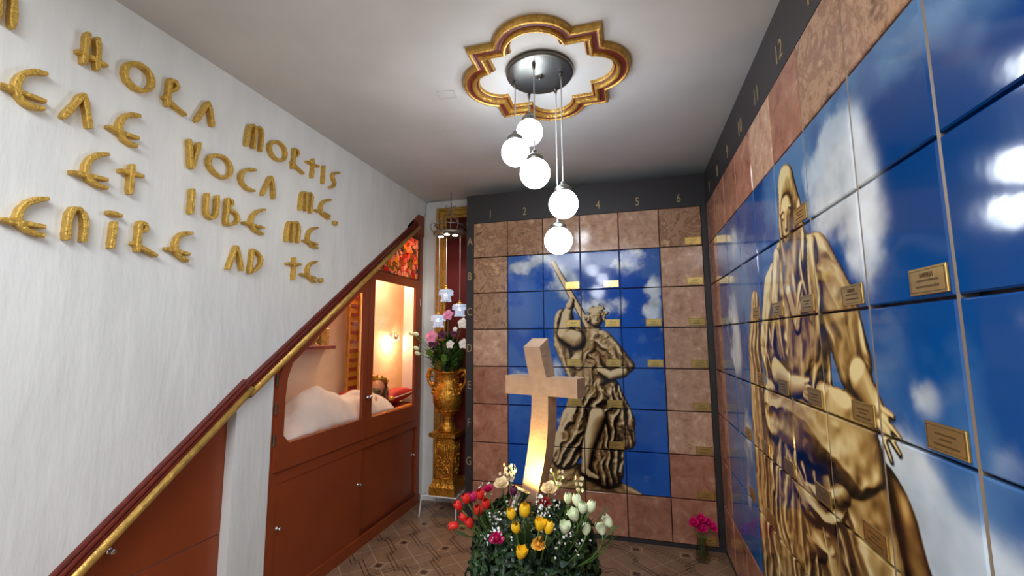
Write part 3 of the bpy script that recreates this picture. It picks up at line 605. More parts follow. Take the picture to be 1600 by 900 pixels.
LETTERS = [
 ('N', 'cut off at top left, before HORA', 'A', [[(-6, 105), (0, 60), (2, 0), (10, -60), (45, -85), (85, -60), (93, 0), (90, 70), (83, 160)]], 0),
 ('H', 'in HORA, top line', 'A', [[(528, 190), (515, 280), (500, 372)], [(585, 218), (587, 320), (580, 408)], [(462, 294), (530, 322), (595, 360), (640, 385)]], 0),
 ('O', 'in HORA, top line', 'A', [[(790, 366), (830, 372), (870, 395), (900, 440), (905, 495), (885, 532), (845, 538), (795, 515), (755, 475), (735, 430), (745, 385)]], 1),
 ('R', 'in HORA, top line', 'A', [[(1008, 462), (1000, 540), (990, 620)], [(1008, 462), (1045, 475), (1060, 505), (1040, 528), (1012, 532)], [(970, 562), (1000, 590), (1040, 625), (1100, 672)]], 0),
 ('A', 'in HORA, top line', 'O', [[(657, 318), (640, 345), (618, 378)], [(657, 318), (666, 355), (670, 395)]], 0),
 ('M', 'in MORTIS, top line', 'C', [[(412, 185), (418, 130), (427, 85), (443, 72), (458, 95), (452, 140), (446, 198)], [(456, 95), (475, 85), (492, 105), (488, 160), (482, 212)]], 0),
 ('O', 'in MORTIS, top line', 'C', [[(550, 160), (585, 172), (606, 205), (608, 245), (588, 262), (555, 252), (530, 220), (524, 180)]], 1),
 ('R', 'in MORTIS, top line', 'C', [[(650, 198), (648, 250), (642, 300)], [(650, 198), (672, 208), (675, 225), (652, 240)], [(635, 265), (660, 290), (697, 325)]], 0),
 ('T', 'in MORTIS, top line', 'C', [[(743, 250), (742, 300), (738, 346)], [(712, 263), (742, 277), (772, 289)]], 0),
 ('I', 'in MORTIS, top line', 'C', [[(798, 285), (796, 330), (793, 376)]], 0),
 ('S', 'in MORTIS, top line', 'C', [[(875, 322), (850, 320), (838, 335), (845, 355), (858, 370), (850, 390), (828, 393)]], 0),
 ('E', 'first of the second line', 'A', [[(285, 430), (220, 412), (160, 420), (115, 460), (98, 510), (112, 560), (150, 603), (205, 628), (270, 635)], [(8, 490), (80, 515), (150, 545), (210, 570), (278, 592)]], 0),
 ('A', 'second letter of the second line', 'A', [[(500, 548), (450, 610), (378, 688)], [(505, 548), (522, 640), (536, 750)]], 0),
 ('E', 'on the second line just before VOCA', 'A', [[(830, 677), (775, 665), (730, 685), (705, 725), (705, 775), (735, 820), (775, 845), (812, 855)], [(640, 738), (700, 765), (760, 790), (822, 808)]], 0),
 ('V', 'in VOCA, second line', 'B', [[(1120, 65), (1128, 150), (1130, 235)], [(1180, 85), (1158, 165), (1135, 235)]], 0),
 ('O', 'in VOCA, second line', 'C', [[(270, 232), (308, 245), (333, 285), (333, 325), (310, 348), (270, 338), (232, 302), (216, 258), (232, 232)]], 1),
 ('C', 'in VOCA, second line', 'C', [[(456, 308), (425, 300), (395, 312), (378, 345), (388, 380), (415, 402), (450, 412)]], 0),
 ('A', 'in VOCA, second line', 'C', [[(533, 338), (513, 380), (490, 433)], [(535, 338), (545, 390), (548, 452)]], 0),
 ('M', 'in ME at the end of the second line', 'C', [[(680, 508), (683, 460), (690, 418), (704, 410), (712, 435), (708, 513)], [(712, 435), (728, 418), (741, 430), (737, 475), (731, 523)]], 0),
 ('E', 'in ME at the end of the second line', 'C', [[(832, 457), (800, 460), (780, 490), (787, 525), (825, 553)], [(757, 507), (790, 520), (828, 538)]], 0),
 ('E', 'in ET, third line', 'B', [[(645, 153), (590, 148), (540, 172), (510, 215), (505, 260), (530, 305), (580, 338), (638, 352)], [(425, 255), (490, 268), (560, 285), (640, 303)]], 0),
 ('T', 'shaped like a cross, in ET, third line', 'B', [[(787, 212), (778, 300), (772, 386)], [(712, 245), (780, 264), (850, 282)]], 0),
 ('I', 'in IUBE, third line', 'B', [[(1140, 355), (1135, 430), (1128, 503)]], 0),
 ('U', 'in IUBE, third line', 'C', [[(216, 422), (208, 500), (213, 542), (235, 556), (256, 543), (263, 500), (266, 434)]], 0),
 ('B', 'in IUBE, third line', 'C', [[(318, 449), (312, 520), (308, 580)], [(318, 449), (345, 460), (345, 480), (322, 495)], [(320, 503), (360, 520), (376, 555), (352, 580), (308, 580)]], 0),
 ('E', 'in IUBE, third line', 'C', [[(502, 506), (465, 512), (437, 540), (432, 575), (450, 608), (493, 629)], [(397, 570), (440, 582), (498, 598)]], 0),
 ('M', 'in ME at the end of the third line', 'C', [[(610, 666), (615, 610), (625, 565), (638, 563), (645, 590), (640, 670)], [(645, 590), (660, 562), (674, 575), (674, 620), (668, 673)]], 0),
 ('E', 'in ME at the end of the third line', 'C', [[(765, 597), (735, 602), (717, 630), (716, 660), (735, 688), (766, 698)], [(697, 660), (725, 668), (766, 680)]], 0),
 ('E', 'first letter of the bottom line, in ENIRE', 'B', [[(292, 413), (235, 412), (170, 430), (125, 475), (105, 530), (122, 570), (170, 603), (268, 630)], [(5, 532), (80, 543), (170, 562), (275, 578)]], 0),
 ('N', 'arch shaped, in ENIRE, bottom line', 'B', [[(400, 655), (410, 560), (415, 500), (440, 462), (475, 465), (505, 500), (513, 560), (500, 666)]], 0),
 ('I', 'with a bar above it, in ENIRE, bottom line', 'B', [[(685, 547), (674, 620), (662, 705)], [(640, 492), (680, 500), (722, 515)]], 0),
 ('R', 'in ENIRE, bottom line', 'B', [[(832, 548), (822, 630), (815, 725)], [(832, 548), (868, 560), (878, 588), (860, 606), (832, 608)], [(785, 672), (825, 692), (870, 715), (930, 748)]], 0),
 ('E', 'last letter of ENIRE, bottom line', 'B', [[(1135, 615), (1090, 612), (1050, 640), (1032, 680), (1036, 720), (1062, 755), (1110, 778)], [(980, 705), (1035, 715), (1080, 730), (1120, 740)]], 0),
 ('A', 'in AD, bottom line', 'C', [[(360, 687), (340, 745), (318, 806)], [(362, 687), (378, 750), (390, 813)]], 0),
 ('D', 'in AD, bottom line', 'C', [[(440, 706), (435, 765), (427, 823)], [(440, 706), (475, 727), (490, 760), (473, 798), (427, 823)]], 0),
 ('T', 'shaped like a cross, on the bottom line', 'C', [[(650, 745), (648, 800), (645, 858)], [(612, 775), (648, 779), (683, 781)]], 0),
 ('E', 'in TE at the end of the bottom line', 'C', [[(762, 766), (730, 776), (714, 805), (718, 840), (755, 871)], [(683, 828), (715, 838), (757, 850)]], 0),
]
for ch_, where, cr, strokes, closed in LETTERS:
    s, ox, oy = SC[cr]; mb = MB()
    for si, st in enumerate(strokes):
        stroke(mb, [at(ox + x / s, oy + y / s, 0, LX) for x, y in st], (.0165 if cr == 'C' else .0195), x1=LX - .0015 * si, closed=bool(closed) and si == 0)
    cy = sum(v[1] for v in mb.v) / len(mb.v); cz_ = sum(v[2] for v in mb.v) / len(mb.v)
    tag(mb.build('letter', GOLDL, origin=(XL, cy, cz_)), f'raised gold letter {ch_} {where} of the inscription', 'letter', 'gold letters of the wall inscription')
for (px, py, lab) in ((855, 573, 'gold full stop after ME at the end of the second line'), (783, 860, 'gold full stop ending the bottom line of the inscription')):
    p = at(260 + px / 3.2133, 170 + py / 3.2133, 0, LX)
    tag(MB().box(XL - .001, LX, p.y - .015, p.y + .019, p.z - .014, p.z + .014, bev=.005).build('full_stop', GOLDL, origin=p), lab, 'punctuation mark', 'gold letters of the wall inscription')

# ------------------------------------------------------------------ brown cabinet with glazed niche
NX, NE = -2.50, 4.60
FT = .05
cab = empty('display_cabinet', (XL, 3.1, FZ), 'brown painted built-in cabinet under the stair slope with glass doors and a lying statue inside', 'cabinet')
def zt(y): return -.250 + (y - 1.935) * (1.236 + .25) / 2.0 - .075
f_ = MB()
x0c, x1c = XL - FT, XL + .0
f_.prism([(2.17, zt(2.17)), (2.17, FZ), (2.23, FZ), (2.23, zt(2.23))], x0c, x1c)                 # left stile
f_.prism([(3.99, FZ), (4.055, FZ), (4.055, 1.15), (3.99, 1.1)], x0c, x1c); f_.prism([(3.84, 1.06), (4.055, 1.06), (4.055, 1.27), (3.93, 1.27), (3.84, 1.19)], x0c, x1c + .012)              # right stile
f_.box(x0c, x1c, 2.23, 3.99, -.87, -.80); f_.box(x0c - .0, x1c + .012, 2.17, 4.055, FZ, -1.53)
f_.prism([(3.15, .535), (3.99, .535), (3.99, .58), (3.17, .58)], x0c, x1c)
f_.prism([(3.72, 1.01), (3.99, 1.01), (3.99, 1.26), (3.92, 1.26), (3.72, 1.10)], x0c, x1c)
f_.prism([(2.23, zt(2.23)), (2.23, zt(2.23) - .012), (3.72, zt(3.72) - .012), (3.99, zt(3.99) - .012), (3.99, zt(3.99))], x0c, x1c)
f_.build('frame', BROWN, cab)
n_ = MB(); n_.box(NX - .02, NX, 2.05, NE, -.70, 1.35); n_.box(NX, x0c, NE, NE + .02, -.70, 1.35); n_.box(NX, x0c, 2.03, 2.05, -.70, .1); n_.box(NX, x0c, 2.05, NE, -.70, -.68)
n_.prism([(2.05, zt(2.05) + .02), (NE, zt(NE) + .02), (NE, zt(NE) + .05), (2.05, zt(2.05) + .05)], NX, x0c)
n_.box(x0c - .02, x0c, 4.06, NE, -.70, 1.35)
n_.build('niche_lining', CREAM, cab)
def poly_frame(mb, outer, inner, x0, x1, mi=0):
    n = len(outer)
    for i in range(n):
        j = (i + 1) % n; a, b, c, d = outer[i], outer[j], inner[j], inner[i]
        vs = [(x, *p) for x in (x0, x1) for p in (a, b, c, d)]
        mb.add(vs, [(0, 1, 2, 3), (4, 5, 6, 7), (0, 1, 5, 4), (1, 2, 6, 5), (2, 3, 7, 6), (3, 0, 4, 7)], mi)
# left glass door
inL = [(2.222, -.362), (2.248, -.241), (2.289, -.153), (3.022, .40), (3.04, .40), (3.062, -.635), (2.29, -.642), (2.232, -.584)]
inL = [(2.25, -.362), (2.262, -.241), (2.298, -.153), (2.98, .365), (3.035, .365), (3.05, -.635), (2.30, -.642), (2.25, -.590)]
ouL = [(2.19, -.362), (2.19, -.25), (2.235, -.13), (3.02, .455), (3.10, .515), (3.10, -.795), (2.19, -.795), (2.19, -.62)]
dl = MB(); poly_frame(dl, ouL, inL, XL - .012, XL + .012)
DL = dl.build('door', BROWN, cab, origin=(XL, 2.19, -.795)); MB().prism([(y, z) for y, z in inL], XL - .004, XL + .001).build('pane', PANE, DL)
inR = [(3.18, -.645), (3.185, .498), (3.895, .498), (3.90, -.655)]
ouR = [(3.108, -.795), (3.108, .532), (3.985, .532), (3.985, -.795)]
dr = MB(); poly_frame(dr, ouR, inR, XL - .012, XL + .012)
DR = dr.build('door', BROWN, cab, origin=(XL, 3.985, -.795)); MB().prism(inR, XL - .004, XL + .001).build('pane', PANE, DR)
for y, s_ in ((3.085, 1), (3.125, -1)):
    k = MB().sphere((XL + .035, y, -.47), .015, 16, 10, sc=(1, 1.1, .9)); k.tube([(XL + .01, y, -.47), (XL + .03, y, -.47)], .006, 8); k.build('knob', CHROME, DL if s_ > 0 else DR, smooth=True)
for y, zs, par in ((2.178, (-.25, -.42, -.60), DL), (3.992, (.36, -.1, -.55), DR)):
    for z in zs: MB().tube([(XL + .012, y, z - .035), (XL + .012, y, z + .035)], .006, 8).build('hinge', STEEL, par)
# stained glass window
sg = [(3.19, .585), (3.95, .59), (3.95, 1.0), (3.745, 1.0)]
so = [(3.165, .58), (3.985, .58), (3.985, 1.03), (3.72, 1.03)]
w_ = MB(); poly_frame(w_, so, sg, XL - .015, XL + .004); SW_ = w_.build('stained_glass_window', BROWN2, cab); MB().prism(sg, XL - .010, XL - .004).build('glass_mosaic', STAINED, SW_)
# sliding lower doors
for y0, y1, x, ks in ((2.23, 3.09, XL - .004, (2.27 - .04, 3.05)), (3.07, 3.99, XL - .022, (3.93,))):
    d_ = MB().box(x - .016, x, y0, y1, -1.53, -.872).build('sliding_door', BROWN, cab)
    for k in ks: lockknob(d_, x, max(k, y0 + .02), -1.13)
MB().box(x0c, XL - .006, 3.09, 3.99, -1.535, -1.50).build('track', BROWN2, cab)
# sconce
sc_ = empty('wall_sconce', (NX, 4.10, .02), 'small chrome sconce glowing warm on the cream wall inside the cabinet', 'lamp')
MB().tube([(NX, 4.13, .03), (NX + .04, 4.14, .05), (NX + .08, 4.12, .055), (NX + .10, 4.09, .04)], .009, 8).build('arm', CHROME, sc_, smooth=True)
MB().lathe([(.026, 0), (.028, .008), (.012, .012)], (0, 0, 0), 16).xform(Matrix.Translation((NX, 4.13, .03)) @ Matrix.Rotation(math.pi / 2, 4, 'Y')).build('backplate', CHROME, sc_, smooth=True)
MB().lathe([(.012, .06), (.028, .045), (.036, .0), (.034, .0), (.026, .042), (.008, .054)], (NX + .10, 4.08, -.015), 20).build('shade', CHROME, sc_, smooth=True)
MB().sphere((NX + .10, 4.08, -.008), .02, 12, 8).build('bulb', WARMB, sc_, smooth=True)
def light(name, typ, loc, power, col, par=None, **kw):
    L = bpy.data.lights.new(name, typ); L.energy = power; L.color = col
    for k, v in kw.items(): setattr(L, k, v)
    o = bpy.data.objects.new(name, L); COL.objects.link(o); o.location = loc
    if par: o.parent = par; o.location = Vector(loc) - parent_loc(par)
    return o
light('sconce_light', 'POINT', (NX + .10, 4.08, -.045), NICHE_W, (1, .66, .36), sc_, shadow_soft_size=.02)
nb_ = empty('niche_bulb', (-2.30, 3.72, .93), 'bare warm bulb glowing behind the stained glass at the top of the cabinet', 'lamp')
MB().lathe([(.014, .03), (.014, .07), (.018, .075), (.018, .12)], (-2.30, 3.72, .90), 12).build('socket', STEEL, nb_); MB().sphere((-2.30, 3.72, .91), .026, 12, 8).build('bulb', WARMB, nb_, smooth=True)
light('niche_light', 'POINT', (-2.30, 3.72, .86), 30, (1, .74, .50), nb_, shadow_soft_size=.03)
# ladder
ld = empty('ladder', (-2.44, 3.45, -.66), 'tall gold ladder with red rungs leaning inside the glazed cabinet', 'ladder')
for y, nm in ((3.345, 'rail'), (3.50, 'rail')): MB().box(-2.46, -2.435, y - .012, y + .012, -.66, .62, bev=.003).build(nm, STRG, ld)
for k in range(15):
    z = -.62 + k * .082; MB().box(-2.455, -2.442, 3.357, 3.488, z, z + .03).build('rung', STRR, ld)
MB().box(-2.465, -2.456, 3.357, 3.488, -.66, .62).build('back_board', STRG, ld)
# wall shelf with gilt icons
def an(px, py, x): v = at(px, py, 0, x); return v
s1 = an(525, 541, -2.40); s0 = an(482, 541, -2.40)
sh = tag(MB().box(NX, -2.40, s0.y - .1, s1.y, s1.z - .02, s1.z + .008, bev=.003).build('wall_shelf', mat('shelf_red', (150, 60, 44), .5, var=.5, vs=50), origin=(NX, s1.y, s1.z)), 'small carved reddish shelf on the cream wall inside the cabinet', 'shelf')
ic = tag(MB().box(-2.485, -2.44, s1.y - .135, s1.y - .035, s1.z + .008, s1.z + .15, bev=.004).build('gilt_casket', CARD, origin=(-2.46, s1.y - .09, s1.z)), 'small upright gilded casket on the shelf inside the cabinet', 'casket')
ic2 = tag(MB().lathe([(.03, 0), (.034, .01), (.012, .02), (.012, .04), (.03, .06), (.034, .09), (.01, .1)], (-2.455, s1.y - .19, s1.z + .008), 14).build('gilt_cup', CARD, smooth=True, origin=(-2.455, s1.y - .19, s1.z)), 'gilded cup beside the casket on the cabinet shelf', 'cup')
# bier
br = empty('bier', (-2.3, 3.2, -.68), 'gilded lattice bier with red cloth along the cabinet floor', 'bier')
MB().box(-2.47, -2.104, 2.20, 4.05, -.68, -.655, bev=.004).build('base', LATT, br)
MB().box(-2.150, -2.097, 2.20, 4.05, -.68, -.641, bev=.003).build('rim', mat('lamplit_lattice', (222, 132, 56), .5, var=.35, vs=70, bump=.6, bs=110), br)  # rim lattice: orange lamplight put into its colour, the veil shades it
MB().box(-2.46, -2.146, 2.21, 4.04, -.655, -.643, bev=.004).build('red_cloth', REDV, br)
# pillow
def cushion(c, sz, R_, mats, name, label, cat):
    mb = MB(); n = 14
    for sgn in (1, -1):
        vs = []; fs = []
        for j in range(n + 1):
            for i in range(n + 1):
                u = -1 + 2 * i / n; v = -1 + 2 * j / n; h = (max(0, (1 - u * u) * (1 - v * v))) ** .4
                vs.append((u * sz[0] * (1 - .08 * v * v), v * sz[1] * (1 - .08 * u * u), sgn * sz[2] * h))
        for j in range(n):
            for i in range(n): fs.append((j * (n + 1) + i, j * (n + 1) + i + 1, (j + 1) * (n + 1) + i + 1, (j + 1) * (n + 1) + i))
        mb.add(vs, fs)
    Mx = Matrix.Translation(c) @ R_; mb.xform(Mx)
    o = tag(mb.build(name, mats, smooth=True, origin=c), label, cat); pr = MB()
    for k in range(26):
        t = -1 + 2 * k / 25; p = Mx @ Vector((sz[0] * .98, t * sz[1] * .9, 0)); pr.sphere(p, .0065, 6, 4)
    b = pr.build('pearl_edging', PEARL, o, smooth=True)
    g = MB()
    for sx, sy in ((1, 1), (1, -1), (-1, 1)): g.sphere(Mx @ Vector((sx * sz[0] * .93, sy * sz[1] * .93, 0)), .028, 10, 6, sc=(1, 1.3, .8))
    g.build('gold_corner', GOLD, o, smooth=True); return o
cushion((-2.31, 3.86, -.565), (.15, .24, .07), Euler((.05, -.12, 0)).to_matrix().to_4x4(), REDV, 'cushion', 'dark red velvet cushion with pearl edging and gold corners under the statue head', 'cushion')
# recumbent statue: continuous skinned body
st = empty('recumbent_statue', (-2.32, 3.1, -.64), 'bearded crowned statue lying on the bier, head on the red cushion', 'statue')
joints = {'pel': (0, 0, .09), 'che': (0, .24, .10), 'neck': (0, .42, .13), 'hd': (0, .50, .16), 'hd2': (0, .56, .19),
 'shl': (.10, .36, .10), 'ell': (.145, .16, .06), 'hal': (.10, -.02, .08), 'hal2': (.09, -.08, .08), 'shr': (-.10, .36, .10), 'elr': (-.145, .16, .06), 'har': (-.08, -.02, .09), 'har2': (-.07, -.08, .09),
 'hil': (.06, -.04, .08), 'knl': (.055, -.34, .22), 'anl': (.05, -.66, .05), 'tol': (.05, -.74, .09), 'hir': (-.06, -.04, .08), 'knr': (-.055, -.34, .2), 'anr': (-.05, -.66, .05), 'tor': (-.05, -.74, .09)}
rad = dict(pel=.075, che=.085, neck=.03, hd=.045, hd2=.045, shl=.04, ell=.028, hal=.02, hal2=.014, shr=.04, elr=.028, har=.02, har2=.014, hil=.055, knl=.04, anl=.025, tol=.02, hir=.055, knr=.04, anr=.025, tor=.02)
nm = list(joints); ed = [('pel', 'che'), ('che', 'neck'), ('neck', 'hd'), ('hd', 'hd2'), ('che', 'shl'), ('shl', 'ell'), ('ell', 'hal'), ('hal', 'hal2'), ('che', 'shr'), ('shr', 'elr'), ('elr', 'har'), ('har', 'har2'), ('pel', 'hil'), ('hil', 'knl'), ('knl', 'anl'), ('anl', 'tol'), ('pel', 'hir'), ('hir', 'knr'), ('knr', 'anr'), ('anr', 'tor')]
me = bpy.data.meshes.new('body'); me.from_pydata([joints[k] for k in nm], [(nm.index(a), nm.index(b)) for a, b in ed], []); me.materials.append(SKIN)
bo = bpy.data.objects.new('body', me); COL.objects.link(bo); bo.parent = st
sk = bo.modifiers.new('skin', 'SKIN'); 
for i, k in enumerate(nm): me.skin_vertices[0].data[i].radius = (rad[k], rad[k])
me.skin_vertices[0].data[0].use_root = True; smooth_mod(bo, 2)
HM = Matrix.Translation((-2.32, 3.635, -.462)) @ Euler((math.radians(-38), 0, math.radians(20))).to_matrix().to_4x4()   # local: up z, face -y
def face(d):
    q = 1.0
    if d.y < 0:
        q += .16 * math.exp(-((d.x / .12) ** 2 + ((d.z + .05) / .22) ** 2)) - .05 * math.exp(-(((abs(d.x) - .35) / .15) ** 2 + ((d.z - .15) / .12) ** 2)) + .05 * math.exp(-((d.x / .25) ** 2 + ((d.z + .75) / .15) ** 2))
    return q
MB().sphere((0, 0, 0), .078, 32, 24, sc=(.82, .95, 1.2), fn=face).xform(HM).build('head', SKIN, st, smooth=True)
hr = MB(); hr.sphere((0, .016, .012), .088, 24, 16, sc=(.95, .98, 1.16), fn=lambda d: 1.0 + .04 * math.sin(d.z * 30 + d.x * 14) if d.y > -.25 or d.z > .62 else .62)
for k in range(9):
    a = math.pi * (.05 + .9 * k / 8); x = .075 * math.cos(a); y = .02 + .065 * math.sin(a); hr.tube([(x, y, .02), (x * 1.15, y + .008, -.05), (x * 1.1, y + .012, -.12), (x * 1.2, y, -.17)], [.018, .02, .017, .006], 8)
hr.xform(HM).build('hair', HAIR, st, smooth=True)
MB().sphere((0, -.045, -.075), .045, 16, 12, sc=(1.05, .7, 1.0), fn=lambda d: 1.0 + .06 * math.sin(d.x * 20)).xform(HM).build('beard', HAIR, st, smooth=True)
cr = MB(); cr.lathe([(.074, .045), (.080, .05), (.084, .075), (.080, .077), (.070, .05)], (0, 0, 0), 24)
for k in range(12):
    a = 2 * math.pi * k / 12; cr.tube([(.081 * math.cos(a), .081 * math.sin(a), .07), (.085 * math.cos(a), .085 * math.sin(a), .095)], [.012, .003], 6)
cr.xform(HM).build('crown', GOLD, st, smooth=True)
# veil over the body
TP = [(2.20, -.615), (2.32, -.585), (2.49, -.515), (2.587, -.442), (2.756, -.372), (2.933, -.44), (3.068, -.485), (3.149, -.480), (3.269, -.452), (3.39, -.480), (3.50, -.505), (3.60, -.56)]
ys_ = np.linspace(2.20, 3.60, 120); hz = np.interp(ys_, [p[0] for p in TP], [p[1] for p in TP]); hz = np.convolve(np.pad(hz, 4, mode='edge'), np.ones(9) / 9, 'valid')
nv = 46; vs = []; fs = []; rs = np.random.RandomState(3); fn_ = fbm(120, nv, 6, 4, 9)
for i, y in enumerate(ys_):
    for j in range(nv):
        t = j / (nv - 1); x = -2.112 - t * .36; base = -.640
        s_ = max(0, math.sin(math.pi * min(1, t * .97))) ** .8
        h = base + (hz[i] - base + .02) * s_
        wr = .007 * math.sin(y * 13 + t * 16 + 4 * fn_[i // 3, j]) * s_ + .005 * math.sin(y * 31 - t * 10 + 3 * fn_[i // 2, j]) * s_ + .010 * (fn_[i // 3, j // 2] - .5) * s_
        vs.append((x + .006 * math.sin(y * 40) * (1 - s_), y, max(base + .002, h + wr)))
for i in range(119):
    for j in range(nv - 1): fs.append((i * nv + j, i * nv + j + 1, (i + 1) * nv + j + 1, (i + 1) * nv + j))
vl = tag(MB().add(vs, fs).build('veil', VEIL, smooth=True, origin=(-2.3, 2.9, -.628)), 'thin white veil draped over the lying statue in the cabinet', 'veil')
sm = vl.modifiers.new('thick', 'SOLIDIFY'); sm.thickness = .002
rb = tag(MB().sphere((-2.42, 3.33, -.50), .10, 20, 12, sc=(.5, 1.3, .45), fn=lambda d: 1 + .06 * math.sin(9 * d.y)).build('folded_cloth', REDV, smooth=True, origin=(-2.42, 3.33, -.5)), 'folded red cloth behind the statue shoulder below the ladder', 'cloth')

# ------------------------------------------------------------------ framed panel, hanging lamp, urn on pedestal
fp = empty('framed_panel', (-1.62, YB, FZ), 'tall dark red velvet panel in a gold moulded frame behind the urn', 'framed panel')
yb = YB - .002; zt_, z0_ = 1.365, -1.45; xl_, xr_ = -1.955, -1.20; fw = .115
MB().box(xl_ + fw - .01, xr_ - fw + .01, yb - .012, yb, z0_ + .05, zt_ - fw + .01).build('velvet', VELVET, fp)
g = MB()
for q0, q1_, dd in ((0, .03, .035), (.03, .045, .022), (.045, .08, .045), (.08, .095, .026), (.095, fw, .034)):
    g.box(xl_ + q0, xl_ + q1_, yb - dd, yb, z0_ + q0, zt_ - q0); g.box(xr_ - q1_, xr_ - q0, yb - dd, yb, z0_ + q0, zt_ - q0)
    g.box(xl_ + q1_, xr_ - q1_, yb - dd, yb, zt_ - q1_, zt_ - q0); g.box(xl_ + q1_, xr_ - q1_, yb - dd, yb, z0_ + q0, z0_ + q1_)
g.build('gold_frame', GOLD, fp)
HX, HY = -1.685, 3.84
hl = empty('pendant_chandelier', (HX, HY, CZ), 'wrought iron ring chandelier with three crystal pendants hanging above the gold urn', 'chandelier')
cn = MB()
for k in range(9):
    z = CZ - .012 - k * .016; pts = [(HX + (.006 * math.cos(a) if k % 2 else 0), HY + (0 if k % 2 else .006 * math.cos(a)), z + .012 * math.sin(a)) for a in np.linspace(0, 2 * math.pi, 9)[:-1]]; cn.tube(pts, .002, 5, closed=True)
cn.build('chain', IRON, hl)
MB().tube([(HX, HY, CZ - .15), (HX, HY, 1.00)], .006, 8).build('stem', IRON, hl)
rg = MB(); RR_ = .165
rg.lathe([(RR_, 0), (RR_ + .004, .003), (RR_ + .004, .022), (RR_, .025), (RR_ - .006, .022), (RR_ - .006, .003)], (HX, HY, 1.0), 40); rg.lathe([(.03, 0), (RR_ - .005, .002), (RR_ - .005, .006), (.03, .008)], (HX, HY, 1.0), 40)
rg.tube([(HX + .15 * math.cos(a), HY + .15 * math.sin(a), 1.09) for a in np.linspace(0, 2 * math.pi, 33)[:-1]], .006, 6, closed=True)
rg.build('ring', IRON, hl, smooth=True)
def scroll(a):
    s = MB(); pr = [(.155, 1.02), (.19, 1.06), (.20, 1.10), (.18, 1.13), (.155, 1.12), (.155, 1.10), (.17, 1.098)]
    s.tube([(HX + r * math.cos(a), HY + r * math.sin(a), z) for r, z in pr], .005, 6); return s
for k in range(6): scroll(k * math.pi / 3 + .25).build('scroll', IRON, hl, smooth=True)
for k in range(4):
    a = k * math.pi / 2 + .5; pr = [(.15, 1.09), (.09, 1.12), (.04, 1.18), (.015, 1.25), (.02, 1.29), (.045, 1.30), (.05, 1.28), (.035, 1.27)]
    MB().tube([(HX + r * math.cos(a), HY + r * math.sin(a), z) for r, z in pr], .005, 6).build('arm', IRON, hl, smooth=True)
for (dx, dy) in ((-.085, -.04), (.07, -.05), (.01, -.11)):
    MB().lathe([(.030, .0), (.034, .004), (.034, .012), (.0, .014)], (HX + dx, HY + dy, .985), 16).build('spotlight', STEEL, hl)
    MB().lathe([(.0, 0), (.026, 0), (.026, .003), (.0, .003)], (HX + dx, HY + dy, .982), 16).build('spotlight_lens', SPOTM, hl)
light('ring_light', 'SPOT', (HX, HY - .06, .97), 9, (1, .92, .78), hl, spot_size=2.2, spot_blend=.8, shadow_soft_size=.05)
def crystal(x, y, zt2, zc):
    MB().tube([(x, y, 1.0), (x, y, zt2)], .003, 6).build('cord', CABLE, hl)
    MB().lathe([(.004, .05), (.012, .04), (.010, .03), (.02, .022), (.03, .012), (.012, .01)], (x, y, zc + .045), 12).build('finial', GOLD, hl, smooth=True)
    fl_ = lambda t, a: .07 * abs(math.sin(a * 6))
    c = MB(); c.lathe([(.03, .055), (.055, .05), (.068, .035), (.064, .015), (.05, .008), (.044, -.01), (.046, -.04), (.044, -.052), (.038, -.05), (.038, .0), (.05, .02), (.045, .04)], (x, y, zc), 36, flute=fl_)
    for k in range(12):
        a = 2 * math.pi * k / 12; c.sphere((x + .047 * math.cos(a), y + .047 * math.sin(a), zc - .058), .007, 6, 4, sc=(1, 1, 1.5)); c.sphere((x + .066 * math.cos(a), y + .066 * math.sin(a), zc + .004), .007, 6, 4, sc=(1, 1, 1.5))
    c.build('crystal_shade', CRYST, hl)
    MB().sphere((x, y, zc), .014, 12, 8).build('bulb', BULB, hl, smooth=True)
crystal(-1.735, 3.86, .48, .415); crystal(-1.595, 3.87, .34, .27); crystal(-1.785, 3.80, .24, .165)

ws = empty('wire_stand', (-1.72, 3.88, FZ), 'low white wire plant stand under the gold pedestal', 'stand')
zs = -1.435; sx0, sx1, sy0, sy1 = -1.915, -1.575, 3.77, 4.08
MB().tube([(sx0, sy0, zs), (sx1, sy0, zs), (sx1, sy1, zs), (sx0, sy1, zs)], .006, 8, closed=True).tube([(sx0, sy0 + .1, zs), (sx1, sy0 + .1, zs)], .004, 6).tube([(sx0, sy0 + .2, zs), (sx1, sy0 + .2, zs)], .004, 6).build('top_frame', WIRE, ws)
for x, y, dx, dy in ((sx0, sy0, -.01, -.02), (sx1, sy0, .01, -.02), (sx1, sy1, .01, 0), (sx0, sy1, -.01, 0)): MB().tube([(x, y, zs), (x + dx, y + dy, FZ)], .006, 8).build('leg', WIRE, ws)
PX, PY = -1.72, 3.90; p0 = zs + .006
pe = empty('pedestal', (PX, PY, p0), 'square gilded pedestal with carved foliage under the gold urn', 'pedestal')
def sq(mb, h0, r0, h1, r1): 
    mb.add([(PX + sx * r, PY + sy * r, p0 + h) for h, r in ((h0, r0), (h1, r1)) for sx, sy in ((-1, -1), (1, -1), (1, 1), (-1, 1))], [(0, 1, 2, 3)[::-1], (4, 5, 6, 7)] + [(i, (i + 1) % 4, 4 + (i + 1) % 4, 4 + i) for i in range(4)])
b_ = MB(); sq(b_, 0, .125, .07, .125); sq(b_, .07, .125, .10, .108); sq(b_, .10, .105, .13, .10); b_.build('base', GOLDV, pe)
b_ = MB(); sq(b_, .13, .092, .50, .092); b_.build('shaft', GOLDV, pe)
b_ = MB(); sq(b_, .50, .096, .515, .125); sq(b_, .515, .13, .55, .132); b_.build('capital', GOLDV, pe)
orn = MB(); rs = random.Random(5)
